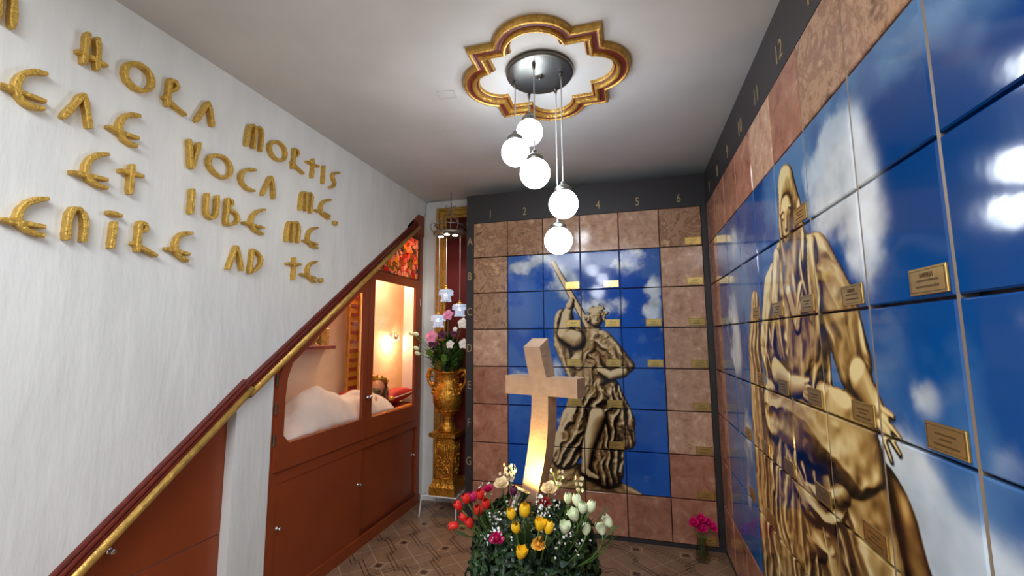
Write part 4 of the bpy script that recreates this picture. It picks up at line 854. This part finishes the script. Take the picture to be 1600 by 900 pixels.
for (nx, ny) in ((0, -1), (1, 0)):
    def P_(u, z, o=.094): return (PX + (u if ny else o * nx), PY + (o * ny if ny else u), p0 + z)
    for x0, x1, za, zb2 in ((-.08, .08, .48, .488), (-.08, .08, .142, .15), (-.08, -.074, .15, .48), (.074, .08, .15, .48)): orn.tube([P_(x0, za), P_(x1, zb2)] if abs(x1 - x0) > .01 else [P_(x0, za), P_(x0, zb2)], .005, 6)
    for k in range(6): orn.tube([P_(-.055 + k * .022, .33), P_(-.055 + k * .022, .45)], .006, 6)
    orn.tube([P_(-.07 + .14 * t, .465 - .035 * math.sin(math.pi * t)) for t in np.linspace(0, 1, 9)], .008, 6)
    for k in range(34):
        u, z = rs.uniform(-.055, .055), rs.uniform(.17, .34); orn.sphere(P_(u, z), rs.uniform(.008, .016), 6, 4)
    for k in range(3): orn.tube([P_(.04 * math.sin(t * 5 + k * 2), .17 + .17 * t) for t in np.linspace(0, 1, 9)], .005, 5)
orn.build('carved_ornament', GOLDV, pe, smooth=True)
u0 = p0 + .55
ur = empty('urn', (PX, PY, u0), 'ornate gilded urn with ram-scroll handles standing on the square pedestal', 'urn')
prof = [(.0, 0), (.085, 0), (.09, .012), (.082, .03), (.085, .04), (.07, .055), (.055, .08), (.05, .105), (.058, .115), (.052, .13), (.062, .15), (.085, .17), (.115, .21), (.138, .27), (.142, .33), (.13, .385), (.115, .42), (.10, .445), (.092, .48), (.095, .52), (.108, .545), (.118, .55), (.118, .562), (.10, .56), (.08, .50), (.0, .49)]
MB().lathe(prof, (PX, PY, u0), 48, flute=lambda t, a: (.05 * (abs(math.cos(a * 8)) ** .6 - .6) if .42 < t < .60 else 0)).build('vessel', GOLDV, ur, smooth=True)
band = MB()
for k in range(24):
    a = 2 * math.pi * k / 24; band.sphere((PX + .125 * math.cos(a), PY + .125 * math.sin(a), u0 + .395), .012, 6, 4); band.tube([(PX + r * math.cos(a + d), PY + r * math.sin(a + d), u0 + z) for r, z, d in ((.112, .205, -.13), (.108, .192, 0), (.112, .205, .13))], .006, 5)
rs = random.Random(8)
for k in range(60):
    a = rs.uniform(0, 6.28); band.sphere((PX + .10 * math.cos(a), PY + .10 * math.sin(a), u0 + rs.uniform(.41, .5)), rs.uniform(.006, .012), 6, 4)
band.build('relief_band', GOLDV, ur, smooth=True)
for s_ in (-1, 1):
    h = MB(); h.tube([(PX + s_ * r, PY - .02, u0 + z) for r, z in ((.10, .53), (.14, .575), (.185, .57), (.20, .52), (.19, .46), (.165, .42), (.14, .40), (.15, .37))], [.012, .02, .022, .022, .018, .016, .018, .012], 8)
    h.tube([(PX + s_ * r, PY - .025, u0 + z) for r, z in ((.165, .545), (.175, .51), (.155, .50), (.15, .52), (.16, .53))], .009, 6); h.sphere((PX + s_ * .145, PY - .03, u0 + .435), .024, 8, 6); h.sphere((PX + s_ * .135, PY - .045, u0 + .36), .02, 8, 6)
    h.build('handle', GOLDV, ur, smooth=True)

# ------------------------------------------------------------------ flowers
def petal(mb, L, w, curl, cup, ang, base=0, mi=0, n=6, tip=.15, zoff=0):
    vs = []; m_ = 5
    for i in range(n + 1):
        t = i / n; hw = w * (math.sin(math.pi * min(1, .12 + t * .80)) ** .8) * (1 if t < 1 else tip)
        r = base + cup * math.sin(math.pi * t * .5) * 1.0 - curl * t * t; z = L * t
        for j in range(m_):
            q = -1 + 2 * j / (m_ - 1); a = q * hw / max(.012, cup + .004) ; a = max(-1.1, min(1.1, a))
            vs.append(((r + .001) * math.cos(a) , (r + .001) * math.sin(a) + 0, z + zoff))
    fs = [(i * m_ + j, i * m_ + j + 1, (i + 1) * m_ + j + 1, (i + 1) * m_ + j) for i in range(n) for j in range(m_ - 1)]
    R_ = Matrix.Rotation(ang, 3, 'Z'); mb.add([R_ @ Vector(v) for v in vs], fs, mi)
def tulip_mesh(openn):
    mb = MB()
    for ring, (R0, H0, ph) in enumerate(((.0200, .050, .5), (.0180, .054, 1.55))):
        for k in range(3):
            n, m_ = 8, 7; vs = []
            for i in range(n + 1):
                t = i / n; r = R0 * max(.12, math.sin(math.pi * (.06 + .78 * t))) ** .65 + openn * .022 * t * t
                hw = 1.12 * min(1, (t * 6 + .35)) * (1 - t ** 5 * .86)
                for j in range(m_):
                    q = -1 + 2 * j / (m_ - 1); a = k * 2.094 + ph + q * hw; rr = r * (1 + .05 * (1 - q * q))
                    vs.append((rr * math.cos(a), rr * math.sin(a), H0 * (t - .06 * q * q * t)))
            mb.add(vs, [(i * m_ + j, i * m_ + j + 1, (i + 1) * m_ + j + 1, (i + 1) * m_ + j) for i in range(n) for j in range(m_ - 1)])
    mb.sphere((0, 0, .008), .0125, 10, 6, sc=(1, 1, .6)); return mb
def rose_mesh(n=14, R0=.024):
    mb = MB()
    for k in range(n):
        t = k / n; petal(mb, .022 + .01 * (1 - t), .014 + .010 * t, -.012 * t, .006 + R0 * t * .75, k * 2.4, zoff=-.004 * t, tip=.6)
    mb.sphere((0, 0, .010), .010, 8, 6); return mb
def blossom_mesh():
    mb = MB()
    for k in range(5):
        a = k * 2 * math.pi / 5; R_ = Matrix.Rotation(a, 3, 'Z')
        mb.add([R_ @ Vector(v) for v in ((0, 0, 0), (.009, -.007, .002), (.018, 0, .004), (.009, .007, .002))], [(0, 1, 2, 3)])
    mb.sphere((0, 0, .002), .003, 6, 4); return mb
def orchid_mesh():
    mb = MB()
    for k in range(5):
        a = k * 2 * math.pi / 5 + .3; R_ = Matrix.Rotation(a, 3, 'Z'); pts = []
        for i in range(5):
            t = i / 4; w = .020 * math.sin(math.pi * (.1 + .82 * t))
            for q in (-1, 0, 1): pts.append(R_ @ Vector((.042 * t, q * w, .012 * t - .010 * t * t * 2 + .004 * abs(q))))
        mb.add(pts, [(i * 3 + j, i * 3 + j + 1, (i + 1) * 3 + j + 1, (i + 1) * 3 + j) for i in range(4) for j in range(2)])
    mb.sphere((0, 0, .006), .009, 8, 6); return mb
def stem_mesh(L, bend):
    return MB().tube([(bend * (t * t), 0, -L * t) for t in np.linspace(0, 1, 7)], .0028, 6)
def leaf_blade(L, w, bend, z0):
    vs = []; n = 8
    for i in range(n + 1):
        t = i / n; hw = w * math.sin(math.pi * (.08 + .9 * t)); 
        for q in (-1, 0, 1): vs.append((.006 + bend * t * t + (.2 * hw if q else 0), q * hw, z0 + L * t * (1 - .25 * t)))
    return MB().add(vs, [(i * 3 + j, i * 3 + j + 1, (i + 1) * 3 + j + 1, (i + 1) * 3 + j) for i in range(n) for j in range(2)])
MESH = {}
def loc_mesh(key, mb, material, smooth=True):
    if key not in MESH:
        me = bpy.data.meshes.new(key); me.from_pydata([tuple(v) for v in mb.v], [], mb.f); me.materials.append(material)
        if smooth: me.polygons.foreach_set('use_smooth', [True] * len(mb.f))
        me.update(); MESH[key] = me
    return MESH[key]
def child(par, name, me):
    o = bpy.data.objects.new(name, me); COL.objects.link(o); o.parent = par; return o
def lily_leaf(c, d, L_, w):
    q = MB(); vs = []
    for i in range(7):
        t = i / 6; hw = w * math.sin(math.pi * (.06 + .9 * t)) ** .8
        for k in (-1, 0, 1): vs.append((k * hw, .15 * hw * abs(k), L_ * t))
    q.add(vs, [(i * 3 + j, i * 3 + j + 1, (i + 1) * 3 + j + 1, (i + 1) * 3 + j) for i in range(6) for j in range(2)])
    q.xform(Matrix.Translation(c) @ Vector(d).to_track_quat('Z', 'Y').to_matrix().to_4x4()); return q
def flower(name, loc, rot, bloom, colour, label, cat, group, L=.16, leaf=True, sc=1.0, bend=.03):
    r = empty(name, loc, label, cat, group); r.rotation_euler = rot; sc *= .88; r.scale = (sc,) * 3
    gen = {'tulip': lambda: tulip_mesh(0), 'tulipopen': lambda: tulip_mesh(.6), 'rose': rose_mesh, 'orchid': orchid_mesh, 'bud': lambda: MB().sphere((0, 0, .015), .014, 12, 8, sc=(1, 1, 1.45))}[bloom]
    child(r, 'blossom', loc_mesh('blossom_' + bloom + colour, gen(), PET[colour]))
    Mi = (Matrix.Translation(loc) @ Euler(rot).to_matrix().to_4x4() @ Matrix.Scale(sc, 4)); dn = (Mi.to_3x3() @ Vector((0, 0, -1))).normalized(); p0_ = Vector(loc)
    root = Vector((PCX + (p0_.x - PCX) * .35, PCY - .05, FZ + .60)); d0 = (root - p0_).length
    pts = [p0_.lerp(p0_ + dn * d0 * .3, t).lerp(root, t * t) for t in (0, .15, .3, .5, .7, .85, 1)]
    child(r, 'stem', loc_mesh('stem%d' % len(MESH), MB().tube(pts, .0028, 6).xform(Mi.inverted()), STEMM))
    if leaf:
        a_ = pts[5]; b_ = pts[1]; q = lily_leaf(a_, (b_ - a_) + Vector((.02, -.015, 0)), (b_ - a_).length * 1.15, .013); child(r, 'leaf', loc_mesh('leaf%d' % len(MESH), q.xform(Mi.inverted()), LEAF[1]))
    return r

PCX, PCY = -.475, 2.03
pl = empty('planter', (PCX, PCY, FZ), 'round stone planter overgrown with ivy below the curved cross', 'planter')
MB().lathe([(0, 0), (.17, 0), (.18, .02), (.15, .05), (.12, .09), (.13, .14), (.20, .22), (.245, .34), (.25, .44), (.262, .46), (.27, .50), (.262, .52), (.24, .52), (.23, .47), (0, .46)], (PCX, PCY, FZ), 40).build('bowl', URN, pl, smooth=True)
MB().sphere((PCX, PCY, FZ + .55), .255, 28, 14, sc=(1, 1, .98), fn=lambda d: 1 + .06 * math.sin(d.x * 9) * math.sin(d.y * 11)).build('moss_mound', SOIL, pl, smooth=True)
# ivy foliage: uncountable
def ivy(name, label, N, gen, mats, size):
    mb = MB(); rs = np.random.RandomState(len(label))
    for k in range(N):
        p, nrm = gen(rs); nrm = (Vector(nrm) + Vector(rs.normal(0, .5, 3))).normalized(); t = nrm.orthogonal().normalized()
        t = Matrix.Rotation(rs.uniform(0, 6.28), 3, nrm) @ t; b = nrm.cross(t); s = size * rs.uniform(.6, 1.3); p = Vector(p)
        P = [p + t * s * a + b * s * c + nrm * s * d for a, c, d in ((-.9, 0, 0), (-.45, .55, .12), (.1, .42, .15), (.95, 0, -.1), (.1, -.42, .15), (-.45, -.55, .12), (0, 0, 0))]
        mb.add(P, [(0, 1, 6), (1, 2, 6), (2, 3, 6), (3, 4, 6), (4, 5, 6), (5, 0, 6)], int(rs.choice(len(mats), p=[.5, .3, .2][:len(mats)])))
    return mb
def gen_dome(rs):
    a = rs.uniform(0, 2 * math.pi); c = rs.uniform(-.1, 1) ; th = math.acos(c); r = rs.uniform(.265, .305) * (1 + .04 * math.sin(3 * a + 1))
    d = (math.sin(th) * math.cos(a), math.sin(th) * math.sin(a), c); q = (math.sin(th) ** 4 + abs(c) ** 4) ** -.25 * .93; return (PCX + d[0] * r * q, PCY + d[1] * r * q, FZ + .57 + c * .27 * q * (r / .285)), d
def gen_skirt(rs):
    a = rs.uniform(0, 2 * math.pi); z = rs.uniform(.16, .58) + .05 * math.sin(5 * a); r = .275 + rs.uniform(-.02, .03); 
    if z < .40: r -= (.40 - z) * .35
    return (PCX + r * math.cos(a), PCY + r * math.sin(a), FZ + z), (math.cos(a), math.sin(a), .2)
tag(ivy('a', 'dome', 4600, gen_dome, LEAF, .0185).build('ivy_foliage', LEAF, fixn=False, origin=(PCX, PCY, FZ + .5)), 'dense dark green ivy and small leaves mounded over the planter', 'foliage', kind='stuff')
tag(ivy('b', 'skirtx', 2400, gen_skirt, LEAF, .019).build('ivy_foliage', LEAF, fixn=False, origin=(PCX, PCY, FZ + .3)), 'dark ivy trailing down around the planter bowl', 'foliage', kind='stuff')
# tiny white blossoms (uncountable)
mbw = MB(); rs = np.random.RandomState(4); bl = blossom_mesh()
def onpl(px, py, y): return at(px, py, 1, y)
clusters = [(775, 812, .03, 18, 1.74), (765, 833, .035, 20, 1.74), (888, 835, .03, 16, 1.74), (842, 782, .03, 18, 1.80), (802, 795, .03, 14, 1.76), (760, 765, .03, 12, 1.93), (850, 800, .03, 18, 1.8), (870, 795, .04, 14, 1.8), (905, 850, .03, 12, 1.79), (800, 832, .06, 14, 1.76), (862, 850, .06, 14, 1.76)]
for px, py, sp_, n, y in clusters:
    c = onpl(px, py, y)
    for k in range(n):
        p = c + Vector(rs.normal(0, sp_ * .6, 3)) * 1; p.y = c.y + rs.uniform(-.02, .02); Mx = Matrix.Translation(p) @ Euler((math.radians(70 + rs.uniform(-35, 35)), rs.uniform(-.5, .5), rs.uniform(0, 6))).to_matrix().to_4x4() @ Matrix.Scale(rs.uniform(.25, .42), 4)
        mbw.add([Mx @ Vector(v) for v in bl.v], bl.f)
tag(mbw.build('tiny_blossoms', PET['palewhite'], fixn=False, origin=(PCX, PCY, FZ + .6)), 'scattered tiny white filler blossoms among the ivy of the planter', 'blossoms', kind='stuff')
def sprig(name, px, py, h, y, label, colour, n=12):
    c = onpl(px, py, y); r = empty(name, c, label, 'flower sprig'); s = MB(); b = MB(); rs = random.Random(int(px))
    for br_ in range(3):
        dx = (br_ - 1) * h * .28; pts = [(c.x + dx * t, c.y, c.z + h * t * (1 - .1 * abs(br_ - 1))) for t in (0, .5, 1)]; s.tube(pts, .0016, 5)
        for k in range(n // 3 + 1):
            t = .35 + .65 * k / (n // 3); p = (c.x + dx * t + rs.uniform(-.01, .01), c.y - .004, c.z + h * t); Mx = Matrix.Translation(p) @ Euler((math.radians(80), rs.uniform(-.6, .6), rs.uniform(0, 6))).to_matrix().to_4x4() @ Matrix.Scale(.55, 4); b.add([Mx @ Vector(v) for v in bl.v], bl.f)
    s.build('stem', STEMM, r); b.build('blossoms', PET[colour], r, fixn=False)
sprig('flower_sprig', 798, 762, .105, 2.10, 'cream flower sprig standing up left of the cross foot', 'cream', 24); sprig('flower_sprig', 788, 764, .07, 2.08, 'thin cream sprig at the far left behind the peach rose', 'cream', 6)
sprig('flower_sprig', 872, 765, .08, 1.97, 'cream sprig right of the cross foot', 'cream', 8); sprig('flower_sprig', 905, 775, .075, 1.95, 'dark leafed sprig tipped cream at the right edge of the mound', 'cream', 6)
D2 = math.radians
tulips = []
for i, (px, py, ax, az, lab) in enumerate([(721, 790, -35, 0, 'red tulip at the far left below the two pink ones'), (731, 780, -20, 0, 'red tulip beside the magenta tulip, upper left of planter'), (752, 774, -6, 0, 'tallest red tulip, left side of planter'), (759, 789, 5, 0, 'red tulip directly below the tallest red one'), (749, 799, -8, 0, 'red tulip in the middle of the red bunch'), (731, 807, -50, 0, 'red tulip leaning left in the lower red bunch'), (717, 815, -95, 0, 'lowest red tulip drooping sideways at far left'), (737, 818, -25, 0, 'red tulip nearest the ivy at the bottom of the red bunch')]):
    y = 1.80 + .012 * (i % 3); flower('tulip', onpl(px, py + 6, y), (D2(18), D2(ax), 0), 'tulip', 'red', lab, 'tulip', 'red tulips left of the planter', L=.15, leaf=i % 3 == 1)
flower('tulip', onpl(741, 783, 1.86), (D2(15), D2(-15), 0), 'tulip', 'magenta', 'magenta tulip between the upper red tulips', 'tulip', 'pink tulips left of the planter', L=.14)
flower('tulip', onpl(763, 768, 1.92), (D2(10), D2(-5), 0), 'rose', 'magenta', 'magenta flower above and right of the red tulips', 'flower', L=.1, leaf=False, group='pink flowers in the planter')
for i, (px, py, ax, op, lab) in enumerate([(800, 803, -6, 0, 'upper left yellow tulip of the front bunch'), (819, 799, 3, 0, 'topmost, largest yellow tulip of the front bunch'), (807, 824, -16, 0, 'yellow tulip leaning left below the upper left one'), (842, 821, 3, 1, 'half open yellow tulip right of centre'), (855, 826, 16, 0, 'small yellow tulip at the right end of the yellow bunch'), (812, 865, -10, 1, 'lowest pale yellow open tulip')]):
    flower('tulip', onpl(px, py + 8, 1.70), (D2(14), D2(ax), .4 * i), 'tulipopen' if op else 'tulip', 'yellow', lab, 'tulip', 'yellow tulips at the front of the planter', L=.15, sc=1.0 if i != 1 else 1.2, leaf=i in (0, 1, 3))
flower('rose', onpl(842, 850, 1.73), (D2(60), 0, 0), 'rose', 'peach', 'orange-yellow round bloom below the right yellow tulips', 'flower', L=.1, leaf=False, group='roses in the planter')
for i, (px, py, ax, op, lab) in enumerate([(901, 806, -25, 1, 'white tulip opening to the left, leftmost of the upper three'), (910, 795, 0, 0, 'white tulip in the middle of the upper three on the right'), (921, 793, 14, 0, 'white tulip topmost at the right of the planter'), (881, 826, -6, 1, 'white lily-like tulip above the right filler blossoms'), (915, 829, 18, 0, 'white tulip below the upper three on the right'), (942, 829, 28, 1, 'white tulip leaning far right, lower of two'), (955, 816, 40, 0, 'outermost white tulip at the far right tip'), (902, 784, 0, 0, 'pale white tulip behind, beside the pink-edged rose')]):
    flower('tulip', onpl(px, py + 7, 1.78 + .01 * (i % 3)), (D2(12), D2(ax), .5 * i), 'tulipopen' if op else 'tulip', 'white', lab, 'tulip', 'white tulips right of the planter', L=.17, leaf=i % 2 == 0)
for (px, py, y, bl_, c_, sc_2, lab) in [(784, 754, 1.93, 'rose', 'cream', 1.2, 'pale peach rose at the upper left of the mound'), (858, 762, 1.93, 'rose', 'cream', 1.25, 'large cream rose right of the cross foot'), (852, 784, 1.86, 'rose', 'darkred', .9, 'dark red rose below the cream rose'), (887, 774, 1.9, 'rose', 'darkred', .7, 'small red bloom above the pink-edged white tulip'), (888, 783, 1.88, 'tulip', 'white', 1.0, 'white tulip with red bloom on top, upper right'), (777, 840, 1.76, 'rose', 'magenta', 1.1, 'magenta bloom low on the left among white filler'), (803, 770, 1.87, 'tulip', 'purple', .9, 'dark purple tulip beside the spotlight')]:
    flower('tulip' if bl_ == 'tulip' else 'rose', onpl(px, py + 4, y), (D2(35 if bl_ == 'rose' else 5), 0, 0), bl_, c_, lab, 'flower', 'roses in the planter', L=.09, leaf=False, sc=sc_2)
# long leaves in the front bunch
lfm = [(820, 850, -18, .15), (832, 858, 4, .17), (845, 855, 22, .15), (800, 850, -40, .12), (738, 832, -82, .12), (925, 815, 20, .16), (935, 840, 25, .16), (905, 822, 5, .13), (748, 810, -12, .12), (763, 815, 8, .12)]
ts = MB()
for px, py, ax, L_ in lfm:
    c = onpl(px, py + 10, 1.77); q = leaf_blade(L_, .014, .03, 0); q.xform(Matrix.Translation(c) @ Euler((D2(16), D2(ax), 0)).to_matrix().to_4x4()); q_ = tag(q.build('tulip_leaf', LEAF[1], smooth=True, origin=c, fixn=False), 'long green tulip leaf among the planter flowers', 'leaf', 'long tulip leaves in the planter')

# cross
c0 = Vector((-.449, 2.05, -.221)); bd = Vector((.96, -.28, 0)); nb = Vector((.28, .96, 0))
def CP(s, z, d=0, lean=0): return c0 + bd * s + nb * d + Vector((0, 0, z + lean))
cr = MB()
rows = [(-.058, .030, .176, .45), (-.050, .040, .11, .30), (-.036, .056, .034, .12), (-.025, .062, -.056, 0), (-.028, .061, -.14, 0), (-.037, .057, -.22, 0), (-.048, .047, -.30, 0), (-.060, .034, -.37, 0), (-.073, .016, -.44, 0), (-.085, .004, -.50, 0), (-.11, -.02, -.60, 0)]
vs = []; 
for a, b, z, le in rows:
    fwd = -.05 * max(0, z) * 2
    vs += [CP(a, z, fwd), CP(b, z, fwd), CP(b, z, fwd + .09, le * .09), CP(a, z, fwd + .09, le * .09)]
n = len(rows); fs = [(0, 1, 2, 3), tuple(4 * (n - 1) + k for k in range(4))]
for i in range(n - 1):
    for k in range(4): fs.append((i * 4 + k, i * 4 + (k + 1) % 4, (i + 1) * 4 + (k + 1) % 4, (i + 1) * 4 + k))
cr.add(vs, fs); crossr = empty('cross', CP(-.1, -.6), 'curved salmon stone cross rising from the planter, lit from below', 'cross')
cr.build('shaft', CROSSM, crossr)
cb = MB(); cb.add([CP(s, z, d) for d in (-.003, .092) for s, z in ((-.174, .034), (.212, .032), (.212, -.054), (-.172, -.054))], [(0, 1, 2, 3), (4, 5, 6, 7), (0, 1, 5, 4), (1, 2, 6, 5), (2, 3, 7, 6), (3, 0, 4, 7)]); cb.build('crossbar', CROSSM, crossr)
# spotlight
sp0 = Vector((-.512, 1.93, -.700)); tgt = CP(-.03, -.20); dr_ = Vector((.34, .30, .88)).normalized(); Q = dr_.to_track_quat('Z', 'Y').to_matrix().to_4x4()
sl = empty('spotlight', sp0, 'small chrome spotlight in the flowers shining up the cross', 'lamp')
MB().lathe([(.0, -.05), (.014, -.048), (.022, -.03), (.026, 0), (.033, .022), (.036, .024), (.036, .027), (.030, .027), (.024, .004), (0, .0)], (0, 0, 0), 24).xform(Matrix.Translation(sp0) @ Q @ Matrix.Scale(1.3, 4)).build('housing', CHROME, sl, smooth=True)
MB().lathe([(0, .012), (.026, .012), (.026, .014), (0, .014)], (0, 0, 0), 24).xform(Matrix.Translation(sp0) @ Q @ Matrix.Scale(1.3, 4)).build('lens', mat('yellow_lens', (255, 220, 90), .2, emit=(255, 214, 110), es=40), sl)
so_ = light('cross_spot', 'SPOT', sp0 + dr_ * .045, SPOT_W, (1, .66, .20), sl, spot_size=3.1, spot_blend=.3, shadow_soft_size=.02); so_.rotation_euler = (-dr_).to_track_quat('Z', 'Y').to_euler()

# bouquet in the urn
BU = Vector((PX, PY - .02, u0 + .56))
lf = MB(); rs = np.random.RandomState(12)
lfs = MB()
for k in range(130):
    a = rs.uniform(0, 6.28); r = rs.uniform(0, .15); h = rs.uniform(-.02, .30) * (1 - r * 2.0); out = rs.uniform(.3, 1.8)
    q = lily_leaf(BU + Vector((r * math.cos(a), r * math.sin(a) * .6, h)), (math.cos(a) * out, -abs(math.sin(a)) * out * .6, 1), rs.uniform(.07, .12), rs.uniform(.022, .038)); lfs.add(q.v, q.f, int(rs.randint(0, 3)))
for k in range(45):
    q = lily_leaf(BU + Vector((rs.uniform(-.20, .12), rs.uniform(-.08, .04), rs.uniform(.03, .22))), (rs.uniform(-1.5, 1.2), rs.uniform(-.6, .1), rs.uniform(.1, 1)), rs.uniform(.07, .12), rs.uniform(.02, .034)); lfs.add(q.v, q.f, int(rs.randint(0, 3)))
lfs.add(*[(lambda q: (q.v, q.f))(MB().tube([BU + Vector((0, 0, -.05)), BU + Vector((0, 0, .15))], .03, 10))][0])
tag(lfs.build('bouquet_leaves', [LEAF[0], LEAF[1], mat('leaf_bright', (96, 140, 50), .5, var=.3, vs=30)], smooth=True, fixn=False, origin=BU), 'dense green artificial leaves of the bouquet in the gold urn', 'foliage', kind='stuff')
for (px, py, b, c_, sc_2, lab) in [(700, 492, 'orchid', 'pink', 1.3, 'pink orchid at the top of the urn bouquet'), (674, 526, 'orchid', 'pink', 1.5, 'large pink orchid at the left of the urn bouquet'), (676, 536, 'orchid', 'purple', 1.2, 'dark purple pansy just below the large pink orchid'), (690, 523, 'orchid', 'purple', 1.2, 'dark purple pansy in the middle of the urn bouquet'), (709, 520, 'orchid', 'purple', 1.0, 'dark purple pansy at the right of the urn bouquet'), (703, 538, 'orchid', 'palewhite', 1.0, 'white orchid low in the centre of the urn bouquet'), (723, 505, 'orchid', 'palewhite', 1.3, 'white orchid at the right edge by the black frame'), (724, 537, 'orchid', 'palewhite', 1.2, 'white orchid low at the right by the black frame'), (645, 522, 'bud', 'white', 1.0, 'cream bud at the far left tip of the urn bouquet'), (653, 523, 'bud', 'white', 1.1, 'cream bud second from the far left tip'), (653, 545, 'bud', 'white', 1.1, 'cream bud low left, upper of two'), (655, 553, 'bud', 'white', 1.1, 'cream bud lowest at the left of the urn bouquet'), (711, 514, 'orchid', 'palewhite', .6, 'tiny white bloom above the right purple pansy')]:
    y = 3.76; p = at(px, py, 1, y)
    rot = (D2(75), 0, 0) if b == 'orchid' else (D2(20), D2(-70), 0)
    r_ = empty('orchid' if b == 'orchid' else 'flower_bud', p, lab, 'flower', 'flowers in the gold urn'); r_.rotation_euler = rot; r_.scale = (sc_2,) * 3
    key = 'u_' + b + c_; child(r_, 'blossom', loc_mesh(key, orchid_mesh() if b == 'orchid' else MB().sphere((0, 0, .015), .018, 12, 8, sc=(1, 1, 1.5)), PET[c_]))
    s_ = MB().tube([p + Vector((0, .004, 0)), p.lerp(BU, .5) + Vector((0, 0, .02)), BU + Vector((0, 0, -.02))], .003, 5); inv = (Matrix.Translation(p) @ Euler(rot).to_matrix().to_4x4() @ Matrix.Scale(sc_2, 4)).inverted()
    child(r_, 'stem', loc_mesh('ust%d%d' % (px, py), s_.xform(inv), STEMM))
for (px, py, d, L_) in [(662, 555, (-.5, -.1, -.2), .08), (668, 500, (-.9, 0, .35), .10), (665, 540, (-.8, -.1, .2), .1)]:
    pass

# pink flowers in a glass vase in the corner
vz = Vector((.434, 3.553, FZ))
vg = tag(MB().lathe([(.0, .004), (.045, .004), (.050, .012), (.048, .05), (.040, .10), (.030, .135), (.034, .16), (.040, .172), (.036, .172), (.030, .16), (.026, .135), (.036, .10), (.042, .05), (.0, .018)], vz, 24).build('glass_vase', VASEG, smooth=True, origin=vz), 'small grey glass vase on the floor in the corner', 'vase')
for i, (dx, dz, lab) in enumerate([(-.05, .27, 'left pink rose'), (0, .295, 'topmost pink rose'), (.045, .265, 'right pink rose'), (.0, .235, 'lowest front pink rose'), (-.02, .26, 'middle pink rose'), (.07, .245, 'outermost right pink rose')]):
    p = vz + Vector((dx, -.03 + .012 * (i % 3), dz)); r_ = empty('rose', p, lab + ' of the corner glass vase', 'flower', 'pink roses in the corner vase'); r_.scale = (1.15,) * 3; r_.rotation_euler = (D2(50), dx * 8, 0)
    child(r_, 'blossom', loc_mesh('rose_hot', rose_mesh(), PET['hotpink']))
    inv = (Matrix.Translation(p) @ Euler((D2(50), dx * 8, 0)).to_matrix().to_4x4() @ Matrix.Scale(1.15, 4)).inverted()
    child(r_, 'stem', loc_mesh('hst%d' % i, MB().tube([p, vz + Vector((dx * .3, 0, .15)), vz + Vector((dx * .2, 0, .02))], .003, 5).xform(inv), STEMM))

# small things on the ceiling
tp = [at(x, y, 2, CZ - .001) for x, y in ((683, 143), (709, 141), (714, 152), (688, 155))]
tm = MB()
for a, b in zip(tp, tp[1:] + tp[:1]): tm.tube([a, b], .0025, 4)
tag(tm.build('tape_mark', TAPE, origin=tp[0]), 'faint rectangular outline of tape on the ceiling left of the quatrefoil', 'tape mark')
wp = [at(707, 312, 2, CZ - .004), at(672, 315, 2, CZ - .004)]
wpt = [wp[0], wp[1], Vector((XL + .006, YB - .03, CZ - .02)), Vector((XL + .006, YB - .03, 1.33)), Vector((XL + .006, YB - .05, 1.29)), Vector((XL + .006, 4.02, 1.27))]
tag(MB().tube(wpt, .0035, 6).build('cable', mat('grey_cable', (150, 146, 140), .5), origin=wp[0]), 'thin grey cable from the hanging lamp hook to the wall corner', 'cable')
